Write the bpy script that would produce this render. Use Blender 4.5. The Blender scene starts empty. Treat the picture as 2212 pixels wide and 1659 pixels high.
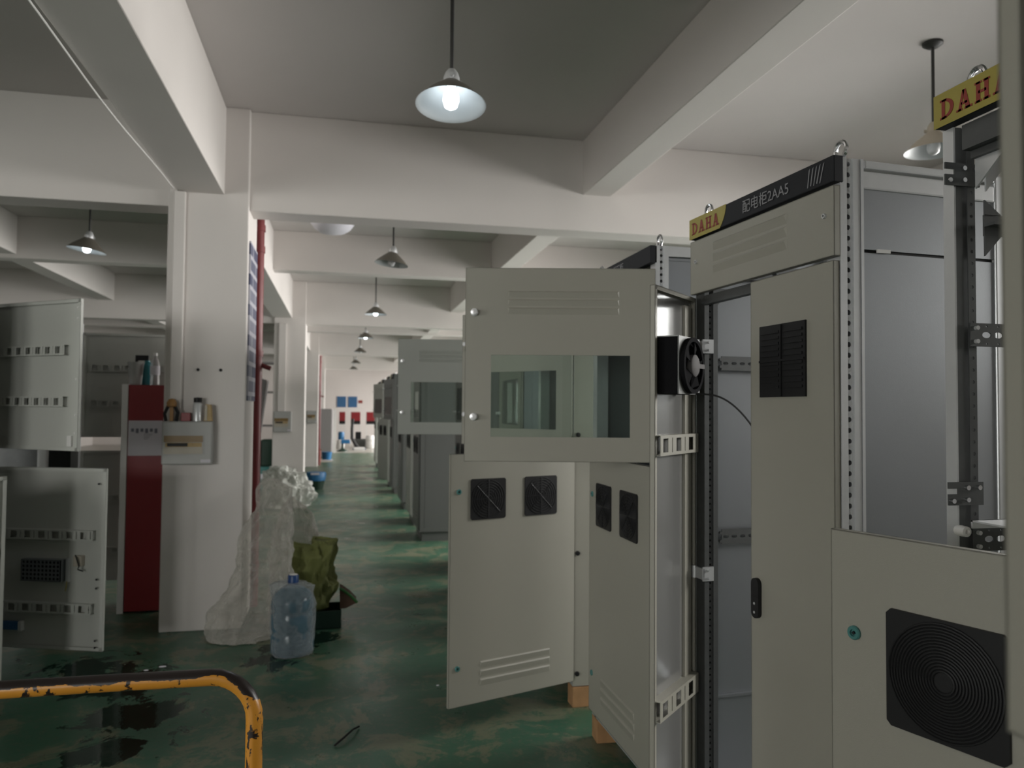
import bpy, math, random
from mathutils import Vector, Matrix, noise
random.seed(7)
SC = bpy.context.scene
COL = SC.collection
PI = math.pi

# ------------------------------------------------------------------ camera, world, daylight, exposure
cam_d = bpy.data.cameras.new('camera')
cam = bpy.data.objects.new('camera', cam_d)
COL.objects.link(cam)
cam_d.sensor_fit = 'HORIZONTAL'
cam_d.sensor_width = 36.0
cam_d.lens = 1660.0 / 2212.0 * 36.0
cam_d.clip_start = 0.02
cam_d.clip_end = 200
_Y = Vector(((738 - 1106) / 1660, -(882 - 829.5) / 1660, 1.0)).normalized()   # hall axis in camera axes (right, up, forward)
_h = Vector((1, -.008, 0))
_X = (_h - _h.dot(_Y) * _Y).normalized()
_Z = _Y.cross(_X)
if _Z.y < 0: _Z = -_Z
R = Matrix((_X, _Y, _Z))                      # camera (right, up, forward) -> world
right, up, fwd = R @ Vector((1, 0, 0)), R @ Vector((0, 1, 0)), R @ Vector((0, 0, 1))
cam.matrix_world = Matrix(((right.x, up.x, -fwd.x, 0), (right.y, up.y, -fwd.y, 0), (right.z, up.z, -fwd.z, 1.55), (0, 0, 0, 1)))
cam_d.dof.use_dof = True
cam_d.dof.focus_distance = 1.7
cam_d.dof.aperture_fstop = 5.0
SC.camera = cam

SC.view_settings.view_transform = 'Standard'
SC.view_settings.look = 'None'
SC.view_settings.gamma = 1.0
SC.view_settings.use_curve_mapping = False
SC.view_settings.exposure = 0.27

world = bpy.data.worlds.new('overcast_sky')
SC.world = world
world.use_nodes = True
world.node_tree.nodes['Background'].inputs[0].default_value = (.92, .96, 1, 1)
world.node_tree.nodes['Background'].inputs[1].default_value = 1.2

WIN_Y = [(.5, 2.4), (2.85, 5.5), (6.4, 9.2), (9.9, 12.9), (14.1, 16.9), (17.6, 20.4), (21.6, 24.4), (25.2, 28.2), (29.2, 33.2)]
WZ1, WX = 2.92, 5.0
WIN_Z0 = [2.0, 2.0] + [1.0] * (len(WIN_Y) - 2)    # high sills beside the near cabinets, low ones further on
DAY = 50.0
for (y0, y1), WZ0 in zip(WIN_Y, WIN_Z0):                          # overcast daylight behind each window opening
    L = bpy.data.lights.new('window_daylight', 'AREA')
    L.shape = 'RECTANGLE'; L.spread = math.radians(128); L.size = y1 - y0; L.size_y = WZ1 - WZ0
    L.energy = DAY * (1 if y0 < 6 else .72) * (y1 - y0) * (WZ1 - WZ0)
    L.color = (1.0, .94, .90)
    o = bpy.data.objects.new('window_daylight', L); COL.objects.link(o)
    o.location = (WX + .32, (y0 + y1) / 2, (WZ0 + WZ1) / 2)
    o.rotation_euler = (PI / 2 - .46, 0, PI / 2)          # sky light comes in slightly from above
BACK_X = [(-7.6, -5.6), (-5.0, -3.8)]                        # windows of the end wall behind the camera
BZ0, BZ1, BDAY = 1.1, 2.92, 40.0
for x0, x1 in BACK_X:
    L = bpy.data.lights.new('window_daylight', 'AREA')
    L.shape = 'RECTANGLE'; L.spread = math.radians(128); L.size = x1 - x0; L.size_y = BZ1 - BZ0
    L.energy = BDAY * (x1 - x0) * (BZ1 - BZ0)
    L.color = (1.0, .965, .925)
    o = bpy.data.objects.new('window_daylight', L); COL.objects.link(o)
    o.location = ((x0 + x1) / 2, -6.0 - .3, (BZ0 + BZ1) / 2)
    o.rotation_euler = (PI / 2 - .35, 0, 0)

LEFT_Y = [(-5.5, -3.1), (-2.6, -.2)]               # unseen windows of the left wall, added as fill for aisle-facing doors
LZ0, LZ1, LDAY = 1.2, 2.92, 22.0
for y0, y1 in LEFT_Y:
    L = bpy.data.lights.new('window_daylight', 'AREA')
    L.shape = 'RECTANGLE'; L.spread = math.radians(128); L.size = y1 - y0; L.size_y = LZ1 - LZ0
    L.energy = LDAY * (y1 - y0) * (LZ1 - LZ0)
    L.color = (1.0, .965, .925)
    o = bpy.data.objects.new('window_daylight', L); COL.objects.link(o)
    o.location = (-9.8 - .3, (y0 + y1) / 2, (LZ0 + LZ1) / 2)
    o.rotation_euler = (PI / 2 - .35, 0, -PI / 2)

# ------------------------------------------------------------------ materials
def nm(name):
    m = bpy.data.materials.new(name); m.use_nodes = True
    nt = m.node_tree
    return m, nt, nt.nodes['Principled BSDF']
def setp(b, **k):
    for n, v in k.items():
        n = n.replace('_', ' ')
        b.inputs[n].default_value = v
def c4(c): return (c[0], c[1], c[2], 1)
def plain(name, col, rough=.5, metal=0., spec=.5, var=0., scale=8., bump=0., bscale=60., emis=None, est=0., alpha=1.):
    m, nt, b = nm(name)
    setp(b, Base_Color=c4(col), Roughness=rough, Metallic=metal, Specular_IOR_Level=spec)
    if emis: setp(b, Emission_Color=c4(emis), Emission_Strength=est)
    tc = None
    if var or bump:
        tc = nt.nodes.new('ShaderNodeTexCoord')
    if var:
        n = nt.nodes.new('ShaderNodeTexNoise'); n.inputs['Scale'].default_value = scale; n.inputs['Detail'].default_value = 5
        nt.links.new(tc.outputs['Object'], n.inputs['Vector'])
        mx = nt.nodes.new('ShaderNodeMix'); mx.data_type = 'RGBA'
        mx.inputs[6].default_value = c4([x * (1 - var) for x in col]); mx.inputs[7].default_value = c4([min(1, x * (1 + var)) for x in col])
        nt.links.new(n.outputs['Fac'], mx.inputs[0]); nt.links.new(mx.outputs[2], b.inputs['Base Color'])
    if bump:
        n2 = nt.nodes.new('ShaderNodeTexNoise'); n2.inputs['Scale'].default_value = bscale; n2.inputs['Detail'].default_value = 3
        nt.links.new(tc.outputs['Object'], n2.inputs['Vector'])
        bp = nt.nodes.new('ShaderNodeBump'); bp.inputs['Strength'].default_value = bump; bp.inputs['Distance'].default_value = .002
        nt.links.new(n2.outputs['Fac'], bp.inputs['Height']); nt.links.new(bp.outputs['Normal'], b.inputs['Normal'])
    return m
def film(name, tint, trans, rough=.15, white=.5, bump=.6, bscale=14.):
    """thin clear plastic: mostly see-through, with glossy crinkles and a little milky scatter"""
    m, nt, b = nm(name); N = nt.nodes; Lk = nt.links
    setp(b, Base_Color=c4(tint), Roughness=rough, Specular_IOR_Level=.6)
    tr = N.new('ShaderNodeBsdfTransparent'); tr.inputs[0].default_value = c4([.5 + .5 * x for x in tint])
    mix = N.new('ShaderNodeMixShader')
    tc = N.new('ShaderNodeTexCoord'); n = N.new('ShaderNodeTexNoise'); n.inputs['Scale'].default_value = bscale; n.inputs['Detail'].default_value = 4; n.inputs['Distortion'].default_value = 1.2
    Lk.new(tc.outputs['Object'], n.inputs['Vector'])
    bp = N.new('ShaderNodeBump'); bp.inputs['Strength'].default_value = bump; bp.inputs['Distance'].default_value = .03
    Lk.new(n.outputs['Fac'], bp.inputs['Height']); Lk.new(bp.outputs['Normal'], b.inputs['Normal'])
    lw = N.new('ShaderNodeLayerWeight'); lw.inputs['Blend'].default_value = .35
    mr = N.new('ShaderNodeMapRange'); mr.inputs['To Min'].default_value = 1 - trans; mr.inputs['To Max'].default_value = min(1, 1 - trans + white)
    Lk.new(lw.outputs['Facing'], mr.inputs['Value']); Lk.new(mr.outputs['Result'], mix.inputs[0])
    Lk.new(tr.outputs[0], mix.inputs[1]); Lk.new(b.outputs[0], mix.inputs[2])
    Lk.new(mix.outputs[0], N['Material Output'].inputs[0])
    return m
def glass(name, tint=(.86, .9, .88), refl=.1):
    m, nt, b = nm(name); N = nt.nodes; Lk = nt.links
    tr = N.new('ShaderNodeBsdfTransparent'); tr.inputs[0].default_value = c4(tint)
    gl = N.new('ShaderNodeBsdfGlossy'); gl.inputs['Roughness'].default_value = .02
    fr = N.new('ShaderNodeFresnel'); fr.inputs['IOR'].default_value = 1.5
    mix = N.new('ShaderNodeMixShader')
    Lk.new(fr.outputs[0], mix.inputs[0]); Lk.new(tr.outputs[0], mix.inputs[1]); Lk.new(gl.outputs[0], mix.inputs[2])
    Lk.new(mix.outputs[0], N['Material Output'].inputs[0]); N.remove(b)
    return m

M = {}
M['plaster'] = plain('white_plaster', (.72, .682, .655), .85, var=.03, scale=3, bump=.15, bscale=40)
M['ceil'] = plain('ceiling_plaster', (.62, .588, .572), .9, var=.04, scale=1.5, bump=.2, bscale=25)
M['cream'] = plain('cream_powder_coat', (.325, .314, .268), .42, var=.02, scale=3, bump=.25, bscale=900)
M['grey_coat'] = plain('pale_grey_green_coat', (.36, .375, .34), .42, var=.02, scale=3, bump=.2, bscale=900)
M['left_coat'] = plain('pale_grey_coat', (.54, .55, .51), .38, var=.02, scale=3, bump=.2, bscale=900)
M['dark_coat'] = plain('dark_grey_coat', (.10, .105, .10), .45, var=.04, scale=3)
M['galv'] = plain('galvanised_sheet', (.33, .347, .365), .38, metal=.75, var=.05, scale=5, bump=.05, bscale=300)
M['inner_metal'] = plain('smooth_door_lining', (.36, .36, .35), .13, metal=.55, var=.03, scale=4)
M['zinc'] = plain('bright_zinc', (.66, .67, .68), .36, metal=.5, var=.05, scale=30)
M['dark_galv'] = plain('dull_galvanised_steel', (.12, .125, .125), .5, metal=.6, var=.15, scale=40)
M['bright_knob'] = plain('knob_with_painted_glare', (.85, .85, .86), .22, metal=.35)  # white glare of the knobs is put into this pale base colour
M['chrome'] = plain('chrome', (.75, .76, .78), .16, metal=1)
M['blackp'] = plain('black_plastic', (.012, .012, .013), .5, spec=.3)
M['matte_black'] = plain('matte_black', (.01, .01, .011), .95, spec=.08)
M['fan_grey'] = plain('fan_hub_grey', (.10, .095, .095), .7, spec=.2)
M['rubber'] = plain('black_rubber', (.015, .015, .015), .75)
M['greyp'] = plain('grey_plastic', (.40, .40, .385), .5)
M['whitep'] = plain('white_plastic', (.72, .71, .69), .4)
M['teal'] = plain('teal_lock_plastic', (.06, .20, .19), .4)
M['wood'] = plain('raw_timber', (.36, .20, .09), .8, var=.35, scale=18)
M['red'] = plain('red_paint', (.24, .018, .022), .4, var=.08, scale=3)
M['redpipe'] = plain('dull_red_pipe_paint', (.19, .028, .03), .4, var=.25, scale=6)
M['paper'] = plain('white_paper', (.62, .6, .64), .8)
M['ink'] = plain('grey_ink', (.18, .18, .22), .8)
M['yellow'] = plain('banner_yellow', (.36, .30, .06), .45)
M['banner_red'] = plain('banner_red_letters', (.26, .035, .025), .5)
M['banner_black'] = plain('banner_black', (.016, .017, .020), .6, spec=.25)
M['banner_grey'] = plain('banner_grey_letters', (.24, .24, .25), .5)
M['blue'] = plain('blue_plastic', (.02, .14, .32), .45)
M['navy'] = plain('navy_blue_plastic', (.012, .05, .16), .4)
M['signblue'] = plain('blue_notice', (.035, .12, .26), .6)
M['cyan'] = plain('teal_bottle_label', (.03, .2, .23), .4, var=.15, scale=40)
M['orange_wood'] = plain('red_brown_crate', (.28, .06, .02), .7, var=.3, scale=6)
M['grey_board'] = plain('grey_board', (.27, .255, .255), .6)
M['sack'] = plain('olive_green_sack', (.15, .165, .05), .75, var=.35, scale=7, bump=.6, bscale=90)
M['brown'] = plain('brown_card', (.10, .055, .035), .8, var=.2, scale=10)
M['green_rim'] = plain('green_rim', (.03, .13, .03), .5)
M['dgreen'] = plain('dark_green_plastic', (.012, .035, .022), .5)
M['gold'] = plain('ochre_window_film', (.20, .12, .03), .4)
M['beige'] = plain('beige_breaker', (.42, .38, .31), .5)
M['tan'] = plain('tan_card', (.42, .30, .14), .6, var=.25, scale=40)
M['copper'] = plain('brown_orange_handle', (.30, .15, .04), .5, var=.2, scale=40)
M['shade_out'] = plain('grey_enamel_shade', (.17, .155, .13), .4, metal=.2)
M['shade_cream'] = plain('cream_enamel_shade', (.36, .32, .25), .45)
M['shade_in'] = plain('white_enamel', (.55, .57, .58), .5)
M['bulb_on'] = plain('lit_bulb', (.9, .95, 1), .4, emis=(.86, .95, 1), est=4.5)
M['bulb_off'] = plain('unlit_bulb', (.55, .55, .55), .3)
M['rod'] = plain('dark_steel_rod', (.05, .05, .048), .5, metal=.5)
M['dome'] = plain('white_dome_glass', (.74, .73, .80), .4)
M['pane'] = glass('clear_door_pane', (.84, .90, .87))
M['window_pane'] = glass('window_glass', (.95, .97, .97))
M['bag'] = film('clear_plastic_bag', (.74, .72, .67), .78, rough=.10, white=.55, bump=1.0, bscale=19)
M['bag_white'] = film('milky_plastic_bag', (.70, .71, .66), .35, rough=.3, white=.5, bump=.8, bscale=8)
M['wrap'] = film('shrink_wrap', (.66, .70, .72), .88, rough=.10, white=.5, bump=1.0, bscale=22)
M['jug'] = film('blue_water_jug', (.14, .25, .32), .64, rough=.12, white=.5, bump=.1, bscale=10)
M['clearbottle'] = film('clear_bottle', (.6, .58, .58), .6, rough=.1, white=.4, bump=.1, bscale=10)

def floor_material():
    m, nt, b = nm('worn_green_floor_paint'); N = nt.nodes; Lk = nt.links
    tc = N.new('ShaderNodeTexCoord')
    def noi(scale, detail=6, rough=.6, dist=0.):
        n = N.new('ShaderNodeTexNoise'); n.inputs['Scale'].default_value = scale; n.inputs['Detail'].default_value = detail
        n.inputs['Roughness'].default_value = rough; n.inputs['Distortion'].default_value = dist
        Lk.new(tc.outputs['Object'], n.inputs['Vector']); return n.outputs['Fac']
    def ramp(src, a, bb, ca=(0, 0, 0), cb=(1, 1, 1)):
        r = N.new('ShaderNodeValToRGB'); r.color_ramp.elements[0].position = a; r.color_ramp.elements[1].position = bb
        r.color_ramp.elements[0].color = c4(ca); r.color_ramp.elements[1].color = c4(cb)
        Lk.new(src, r.inputs[0]); return r.outputs[0]
    def mix(f, a, bb):
        x = N.new('ShaderNodeMix'); x.data_type = 'RGBA'
        Lk.new(f, x.inputs[0])
        for s, i in ((a, 6), (bb, 7)):
            if isinstance(s, tuple): x.inputs[i].default_value = c4(s)
            else: Lk.new(s, x.inputs[i])
        return x.outputs[2]
    def math_(op, a, bb=None):
        x = N.new('ShaderNodeMath'); x.operation = op
        for s, i in ((a, 0), (bb, 1)):
            if s is None: continue
            if isinstance(s, (int, float)): x.inputs[i].default_value = s
            else: Lk.new(s, x.inputs[i])
        return x.outputs[0]
    base = mix(noi(1.6, 8, .65), (.026, .092, .055), (.060, .140, .086))
    wear = ramp(noi(3.2, 10, .78, .6), .505, .55)
    base = mix(math_('MULTIPLY', wear, .8), base, (.165, .165, .105))
    fine = ramp(noi(26, 6, .8), .53, .60)
    base = mix(math_('MULTIPLY', fine, .6), base, (.11, .115, .085))
    # wet patches: near the left column, with an edge of their own
    def puddle(cx, cy, r, stretch=1.):
        mp = N.new('ShaderNodeMapping'); mp.vector_type = 'POINT'
        mp.inputs['Location'].default_value = (-cx, -cy * stretch, 0); mp.inputs['Scale'].default_value = (1, stretch, 1)
        Lk.new(tc.outputs['Object'], mp.inputs['Vector'])
        ln = N.new('ShaderNodeVectorMath'); ln.operation = 'LENGTH'; Lk.new(mp.outputs[0], ln.inputs[0])
        return math_('SUBTRACT', r, ln.outputs['Value'])
    pn = math_('MULTIPLY', math_('SUBTRACT', noi(4.2, 7, .7, .8), .5), 1.1)
    pud = None
    for args in ((-1.2, 4.75, .26, .9), (-.98, 4.25, .24, 1.), (-1.0, 3.85, .20, 1.2), (-1.45, 5.0, .22, .8), (-.42, 4.95, .13, 1.2), (-.25, 5.35, .2, 1.), (-.05, 4.6, .0, 1.)):
        q = puddle(*args)
        pud = q if pud is None else math_('MAXIMUM', pud, q)
    spots = math_('SUBTRACT', math_('MULTIPLY', noi(5.5, 3, .5, .3), 1.0), .73)
    wet = math_('MAXIMUM', math_('ADD', pud, pn), math_('MULTIPLY', spots, 3.))
    wet = ramp(wet, .0, .03)
    base = mix(wet, base, (.006, .022, .014))
    Lk.new(base, b.inputs['Base Color']); setp(b, Specular_IOR_Level=.32)
    rr = N.new('ShaderNodeMapRange'); Lk.new(noi(2.5, 6, .6), rr.inputs['Value']); rr.inputs['From Min'].default_value = .3; rr.inputs['From Max'].default_value = .7
    rr.inputs['To Min'].default_value = .24; rr.inputs['To Max'].default_value = .42
    rm = N.new('ShaderNodeMix'); rm.data_type = 'FLOAT'; Lk.new(wet, rm.inputs[0]); Lk.new(rr.outputs[0], rm.inputs[2]); rm.inputs[3].default_value = .06
    Lk.new(rm.outputs[0], b.inputs['Roughness'])
    bp = N.new('ShaderNodeBump'); bp.inputs['Strength'].default_value = .12; bp.inputs['Distance'].default_value = .01
    Lk.new(noi(7, 5, .6), bp.inputs['Height']); Lk.new(bp.outputs['Normal'], b.inputs['Normal'])
    return m
M['floor'] = floor_material()
M['floor_far'] = plain('pale_grey_floor', (.36, .35, .31), .35, var=.06, scale=1.2)

def rail_material():
    m, nt, b = nm('chipped_orange_paint'); N = nt.nodes; Lk = nt.links
    tc = N.new('ShaderNodeTexCoord'); sx = N.new('ShaderNodeSeparateXYZ'); 
    ge = N.new('ShaderNodeNewGeometry'); Lk.new(ge.outputs['Normal'], sx.inputs[0])
    n = N.new('ShaderNodeTexNoise'); n.inputs['Scale'].default_value = 30; n.inputs['Detail'].default_value = 6; n.inputs['Roughness'].default_value = .6
    mp = N.new('ShaderNodeMapping'); mp.inputs['Scale'].default_value = (.45, 1, 1)
    Lk.new(tc.outputs['Object'], mp.inputs[0]); Lk.new(mp.outputs[0], n.inputs['Vector'])
    a = N.new('ShaderNodeMath'); a.operation = 'MULTIPLY'; a.inputs[1].default_value = .55; Lk.new(sx.outputs[2], a.inputs[0])
    s = N.new('ShaderNodeMath'); s.operation = 'ADD'; Lk.new(a.outputs[0], s.inputs[0]); Lk.new(n.outputs['Fac'], s.inputs[1])
    r = N.new('ShaderNodeValToRGB'); r.color_ramp.elements[0].position = .645; r.color_ramp.elements[1].position = .665
    r.color_ramp.elements[0].color = (.60, .26, .03, 1); r.color_ramp.elements[1].color = (.018, .012, .011, 1)
    Lk.new(s.outputs[0], r.inputs[0]); Lk.new(r.outputs[0], b.inputs['Base Color'])
    n2 = N.new('ShaderNodeTexNoise'); n2.inputs['Scale'].default_value = 70; n2.inputs['Detail'].default_value = 5; n2.inputs['Roughness'].default_value = .65
    mp2 = N.new('ShaderNodeMapping'); mp2.inputs['Scale'].default_value = (.5, 1, .3)
    Lk.new(tc.outputs['Object'], mp2.inputs[0]); Lk.new(mp2.outputs[0], n2.inputs['Vector'])
    r2 = N.new('ShaderNodeValToRGB'); r2.color_ramp.elements[0].position = .56; r2.color_ramp.elements[1].position = .58
    Lk.new(n2.outputs['Fac'], r2.inputs[0])
    mx = N.new('ShaderNodeMix'); mx.data_type = 'RGBA'; Lk.new(r2.outputs[0], mx.inputs[0]); Lk.new(r.outputs[0], mx.inputs[6]); mx.inputs[7].default_value = (.018, .012, .011, 1)
    Lk.new(mx.outputs[2], b.inputs['Base Color'])
    setp(b, Roughness=.34)
    return m
M['trolley'] = rail_material()

def poster_material():
    m, nt, b = nm('printed_notice_board'); N = nt.nodes; Lk = nt.links
    tc = N.new('ShaderNodeTexCoord')
    br = N.new('ShaderNodeTexBrick'); br.inputs['Scale'].default_value = 1.0
    br.inputs['Color1'].default_value = (.05, .06, .13, 1); br.inputs['Color2'].default_value = (.22, .23, .30, 1); br.inputs['Mortar'].default_value = (.5, .5, .56, 1)
    br.inputs['Brick Width'].default_value = .34; br.inputs['Row Height'].default_value = .11; br.inputs['Mortar Size'].default_value = .016
    mp = N.new('ShaderNodeMapping'); mp.inputs['Rotation'].default_value = (0, PI / 2, 0)
    sx = N.new('ShaderNodeSeparateXYZ'); cb = N.new('ShaderNodeCombineXYZ')
    Lk.new(tc.outputs['Object'], sx.inputs[0]); Lk.new(sx.outputs[1], cb.inputs[0]); Lk.new(sx.outputs[2], cb.inputs[1])
    Lk.new(cb.outputs[0], br.inputs['Vector']); Lk.new(br.outputs[0], b.inputs['Base Color']); setp(b, Roughness=.5)
    return m
M['poster'] = poster_material()

# ------------------------------------------------------------------ mesh helpers
class MB:
    def __init__(s): s.v = []; s.f = []; s.m = []; s.cur = 0
    def mat(s, i): s.cur = i; return s
    def add(s, verts, faces, T=None):
        k = len(s.v)
        s.v += [tuple((T @ Vector(p)) if T else p) for p in verts]
        s.f += [tuple(i + k for i in f) for f in faces]
        s.m += [s.cur] * len(faces); return s
    def box(s, a, b, T=None):
        x0, x1 = sorted((a[0], b[0])); y0, y1 = sorted((a[1], b[1])); z0, z1 = sorted((a[2], b[2]))
        v = [(x0, y0, z0), (x1, y0, z0), (x1, y1, z0), (x0, y1, z0), (x0, y0, z1), (x1, y0, z1), (x1, y1, z1), (x0, y1, z1)]
        return s.add(v, [(0, 3, 2, 1), (4, 5, 6, 7), (0, 1, 5, 4), (1, 2, 6, 5), (2, 3, 7, 6), (3, 0, 4, 7)], T)
    def prism(s, poly, axis, a, b, T=None):
        """extrude 2-D polygon along axis (0,1,2) from a to b; poly gives the two other coordinates in order"""
        n = len(poly)
        def p(q, t):
            l = list(q); l.insert(axis, t); return tuple(l)
        v = [p(q, a) for q in poly] + [p(q, b) for q in poly]
        f = [tuple(range(n)), tuple(range(2 * n - 1, n - 1, -1))] + [(i, i + n, (i + 1) % n + n, (i + 1) % n) for i in range(n)]
        return s.add(v, f, T)
    def cyl(s, p0, p1, r0, r1=None, n=16, caps=True, T=None):
        return s.tube([p0, p1], [r0, r0 if r1 is None else r1], n, caps, T)
    def tube(s, pts, r, n=10, caps=True, T=None):
        pts = [Vector(p) for p in pts]
        rs = r if isinstance(r, (list, tuple)) else [r] * len(pts)
        v = []; f = []; prev = None
        for i, p in enumerate(pts):
            d = (pts[min(i + 1, len(pts) - 1)] - pts[max(i - 1, 0)]).normalized()
            if prev is None:
                a = d.orthogonal().normalized()
            else:
                a = (prev - prev.dot(d) * d).normalized()
            prev = a; b = d.cross(a)
            for k in range(n):
                t = 2 * PI * k / n
                v.append(tuple(p + rs[i] * (math.cos(t) * a + math.sin(t) * b)))
        for i in range(len(pts) - 1):
            for k in range(n):
                k2 = (k + 1) % n
                f.append((i * n + k, i * n + k2, (i + 1) * n + k2, (i + 1) * n + k))
        if caps:
            f.append(tuple(range(n - 1, -1, -1))); o = (len(pts) - 1) * n; f.append(tuple(range(o, o + n)))
        return s.add(v, f, T)
    def lathe(s, prof, n=24, T=None, closed=False):
        v = []; f = []
        for r, z in prof:
            for k in range(n):
                t = 2 * PI * k / n; v.append((r * math.cos(t), r * math.sin(t), z))
        L = len(prof)
        for i in range(L - 1 if not closed else L):
            j = (i + 1) % L
            for k in range(n):
                k2 = (k + 1) % n
                f.append((i * n + k, i * n + k2, j * n + k2, j * n + k))
        if not closed:
            f.append(tuple(range(n - 1, -1, -1))); f.append(tuple(range((L - 1) * n, L * n)))
        return s.add(v, f, T)
    def torus(s, R_, r, n=20, k=8, T=None, arc=1.):
        pts = [(R_ * math.cos(2 * PI * arc * i / n), 0, R_ * math.sin(2 * PI * arc * i / n)) for i in range(n + 1)]
        return s.tube(pts, r, k, arc < 1, T)
    def plate(s, cells, v0, v1, t, T=None):
        """perforated strip in (u, v) with thickness t along w. cells: list of (u0, u1, hole) ; hole=None or (cu, cv, a, b, round)"""
        for u0, u1, h in cells:
            if h is None:
                s.box((u0, v0, 0), (u1, v1, t), T); continue
            cu, cv, a, b, rnd = h
            per = []
            for e in range(4):
                for q in range(3):
                    w = -1 + 2 * q / 3
                    per.append([(w, -1), (1, w), (-w, 1), (-1, -w)][e])
            n = len(per); uc, vc, hu, hv = (u0 + u1) / 2, (v0 + v1) / 2, (u1 - u0) / 2, (v1 - v0) / 2
            outer = [(uc + p[0] * hu, vc + p[1] * hv) for p in per]
            inner = []
            for p in per:
                if rnd:
                    l = math.hypot(*p); inner.append((cu + p[0] / l * a, cv + p[1] / l * b))
                else: inner.append((cu + p[0] * a, cv + p[1] * b))
            vv = [(*p, t) for p in outer] + [(*p, t) for p in inner] + [(*p, 0) for p in outer] + [(*p, 0) for p in inner]
            ff = []
            for i in range(n):
                j = (i + 1) % n
                ff += [(i, j, n + j, n + i), (2 * n + j, 2 * n + i, 3 * n + i, 3 * n + j), (n + i, n + j, 3 * n + j, 3 * n + i), (i, 2 * n + i, 2 * n + j, j)]
            s.add(vv, ff, T)
        return s
    def build(s, name, mats, parent=None, loc=(0, 0, 0), rotz=0., smooth=False, bevel=0., **props):
        me = bpy.data.meshes.new(name)
        me.from_pydata(s.v, [], s.f)
        for m in (mats if isinstance(mats, (list, tuple)) else [mats]): me.materials.append(M[m])
        me.polygons.foreach_set('material_index', s.m)
        if smooth:
            me.polygons.foreach_set('use_smooth', [True] * len(me.polygons))
        me.update()
        if smooth:
            try: me.set_sharp_from_angle(angle=math.radians(40))
            except Exception: pass
        o = bpy.data.objects.new(name, me); COL.objects.link(o)
        o.location = loc; o.rotation_euler = (0, 0, rotz)
        if parent: o.parent = parent
        if bevel:
            b = o.modifiers.new('bevel', 'BEVEL'); b.width = bevel; b.segments = 2; b.limit_method = 'ANGLE'
        for k, v in props.items(): o[k] = v
        return o

def thing(name, label, cat, loc=(0, 0, 0), rotz=0., group=None):
    o = bpy.data.objects.new(name, None); COL.objects.link(o); o.empty_display_size = .1
    o.location = loc; o.rotation_euler = (0, 0, rotz)
    o['label'] = label; o['category'] = cat
    if group: o['group'] = group
    return o
def tag(o, label, cat, group=None):
    o['label'] = label; o['category'] = cat
    if group: o['group'] = group
    return o
def struct(name, mb, mat, **k):
    o = mb.build(name, mat, **k); o['kind'] = 'structure'; return o
def dup(root, loc, rotz=None, label=None):
    r = root.copy(); COL.objects.link(r); r.location = loc
    if rotz is not None: r.rotation_euler = (0, 0, rotz)
    if label: r['label'] = label
    for ch in list(root.children):
        c = ch.copy(); COL.objects.link(c); c.parent = r
        for g in list(ch.children):
            d = g.copy(); COL.objects.link(d); d.parent = c
    return r
def text_mesh(txt, size, T, mb, ext=.0006):
    cu = bpy.data.curves.new('t', 'FONT'); cu.body = txt; cu.size = size; cu.extrude = ext
    ob = bpy.data.objects.new('t', cu); COL.objects.link(ob)
    bpy.context.view_layer.update()
    dg = bpy.context.evaluated_depsgraph_get()
    me = bpy.data.meshes.new_from_object(ob.evaluated_get(dg))
    mb.add([tuple(v.co) for v in me.vertices], [tuple(p.vertices) for p in me.polygons], T)
    w = max((v.co.x for v in me.vertices), default=0)
    bpy.data.objects.remove(ob); bpy.data.meshes.remove(me); bpy.data.curves.remove(cu)
    return w
def frame_T(o, ux, uy, uz=None):
    ux, uy = Vector(ux), Vector(uy); uz = Vector(uz) if uz else ux.cross(uy)
    return Matrix(((ux.x, uy.x, uz.x, o[0]), (ux.y, uy.y, uz.y, o[1]), (ux.z, uy.z, uz.z, o[2]), (0, 0, 0, 1)))

# ------------------------------------------------------------------ the setting
CEIL = 3.69
X0, X1, Y0, Y1 = -9.8, WX, -6.0, 34.0
b = MB(); b.box((X0, Y0, -.2), (X1 + .3, 27.4, 0)); struct('floor', b, 'floor')
b = MB(); b.box((X0, 27.4, -.2), (X1 + .3, Y1, 0)); struct('floor.001', b, 'floor_far')
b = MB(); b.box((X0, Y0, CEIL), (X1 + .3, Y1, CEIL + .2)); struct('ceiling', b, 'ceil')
b = MB(); b.box((X0 - .2, Y0, -.2), (X0, Y1, LZ0)); b.box((X0 - .2, Y0, LZ1), (X0, Y1, CEIL + .2))
ys = [Y0] + [y for w in LEFT_Y for y in w] + [Y1]
for i in range(0, len(ys), 2): b.box((X0 - .2, ys[i], LZ0), (X0, ys[i + 1], LZ1))
struct('wall_left', b, 'plaster')
for k, (y0, y1) in enumerate(LEFT_Y):
    b = MB(); t = .05; x0, x1 = X0 - .14, X0 - .08
    for a in (LZ0, LZ1 - t): b.box((x0, y0, a), (x1, y1, a + t))
    for i in range(4):
        yy = y0 + (y1 - y0 - t) * i / 3; b.box((x0, yy, LZ0 + t), (x1, yy + t, LZ1 - t))
    w = struct('window_%d' % (k + 30), b, 'whitep')
    g = MB(); g.box((x0 + .025, y0 + t, LZ0 + t), (x0 + .03, y1 - t, LZ1 - t)); g.build('window_glass', 'window_pane', w)
b = MB(); b.box((X0, Y1, -.2), (X1 + .3, Y1 + .2, CEIL + .2)); struct('wall_far', b, 'plaster')
b = MB(); b.box((X0, Y0 - .2, -.2), (X1 + .3, Y0, BZ0)); b.box((X0, Y0 - .2, BZ1), (X1 + .3, Y0, CEIL + .2))
xs = [X0] + [x for w in BACK_X for x in w] + [X1 + .3]
for i in range(0, len(xs), 2): b.box((xs[i], Y0 - .2, BZ0), (xs[i + 1], Y0, BZ1))
struct('wall_back', b, 'plaster')
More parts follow.
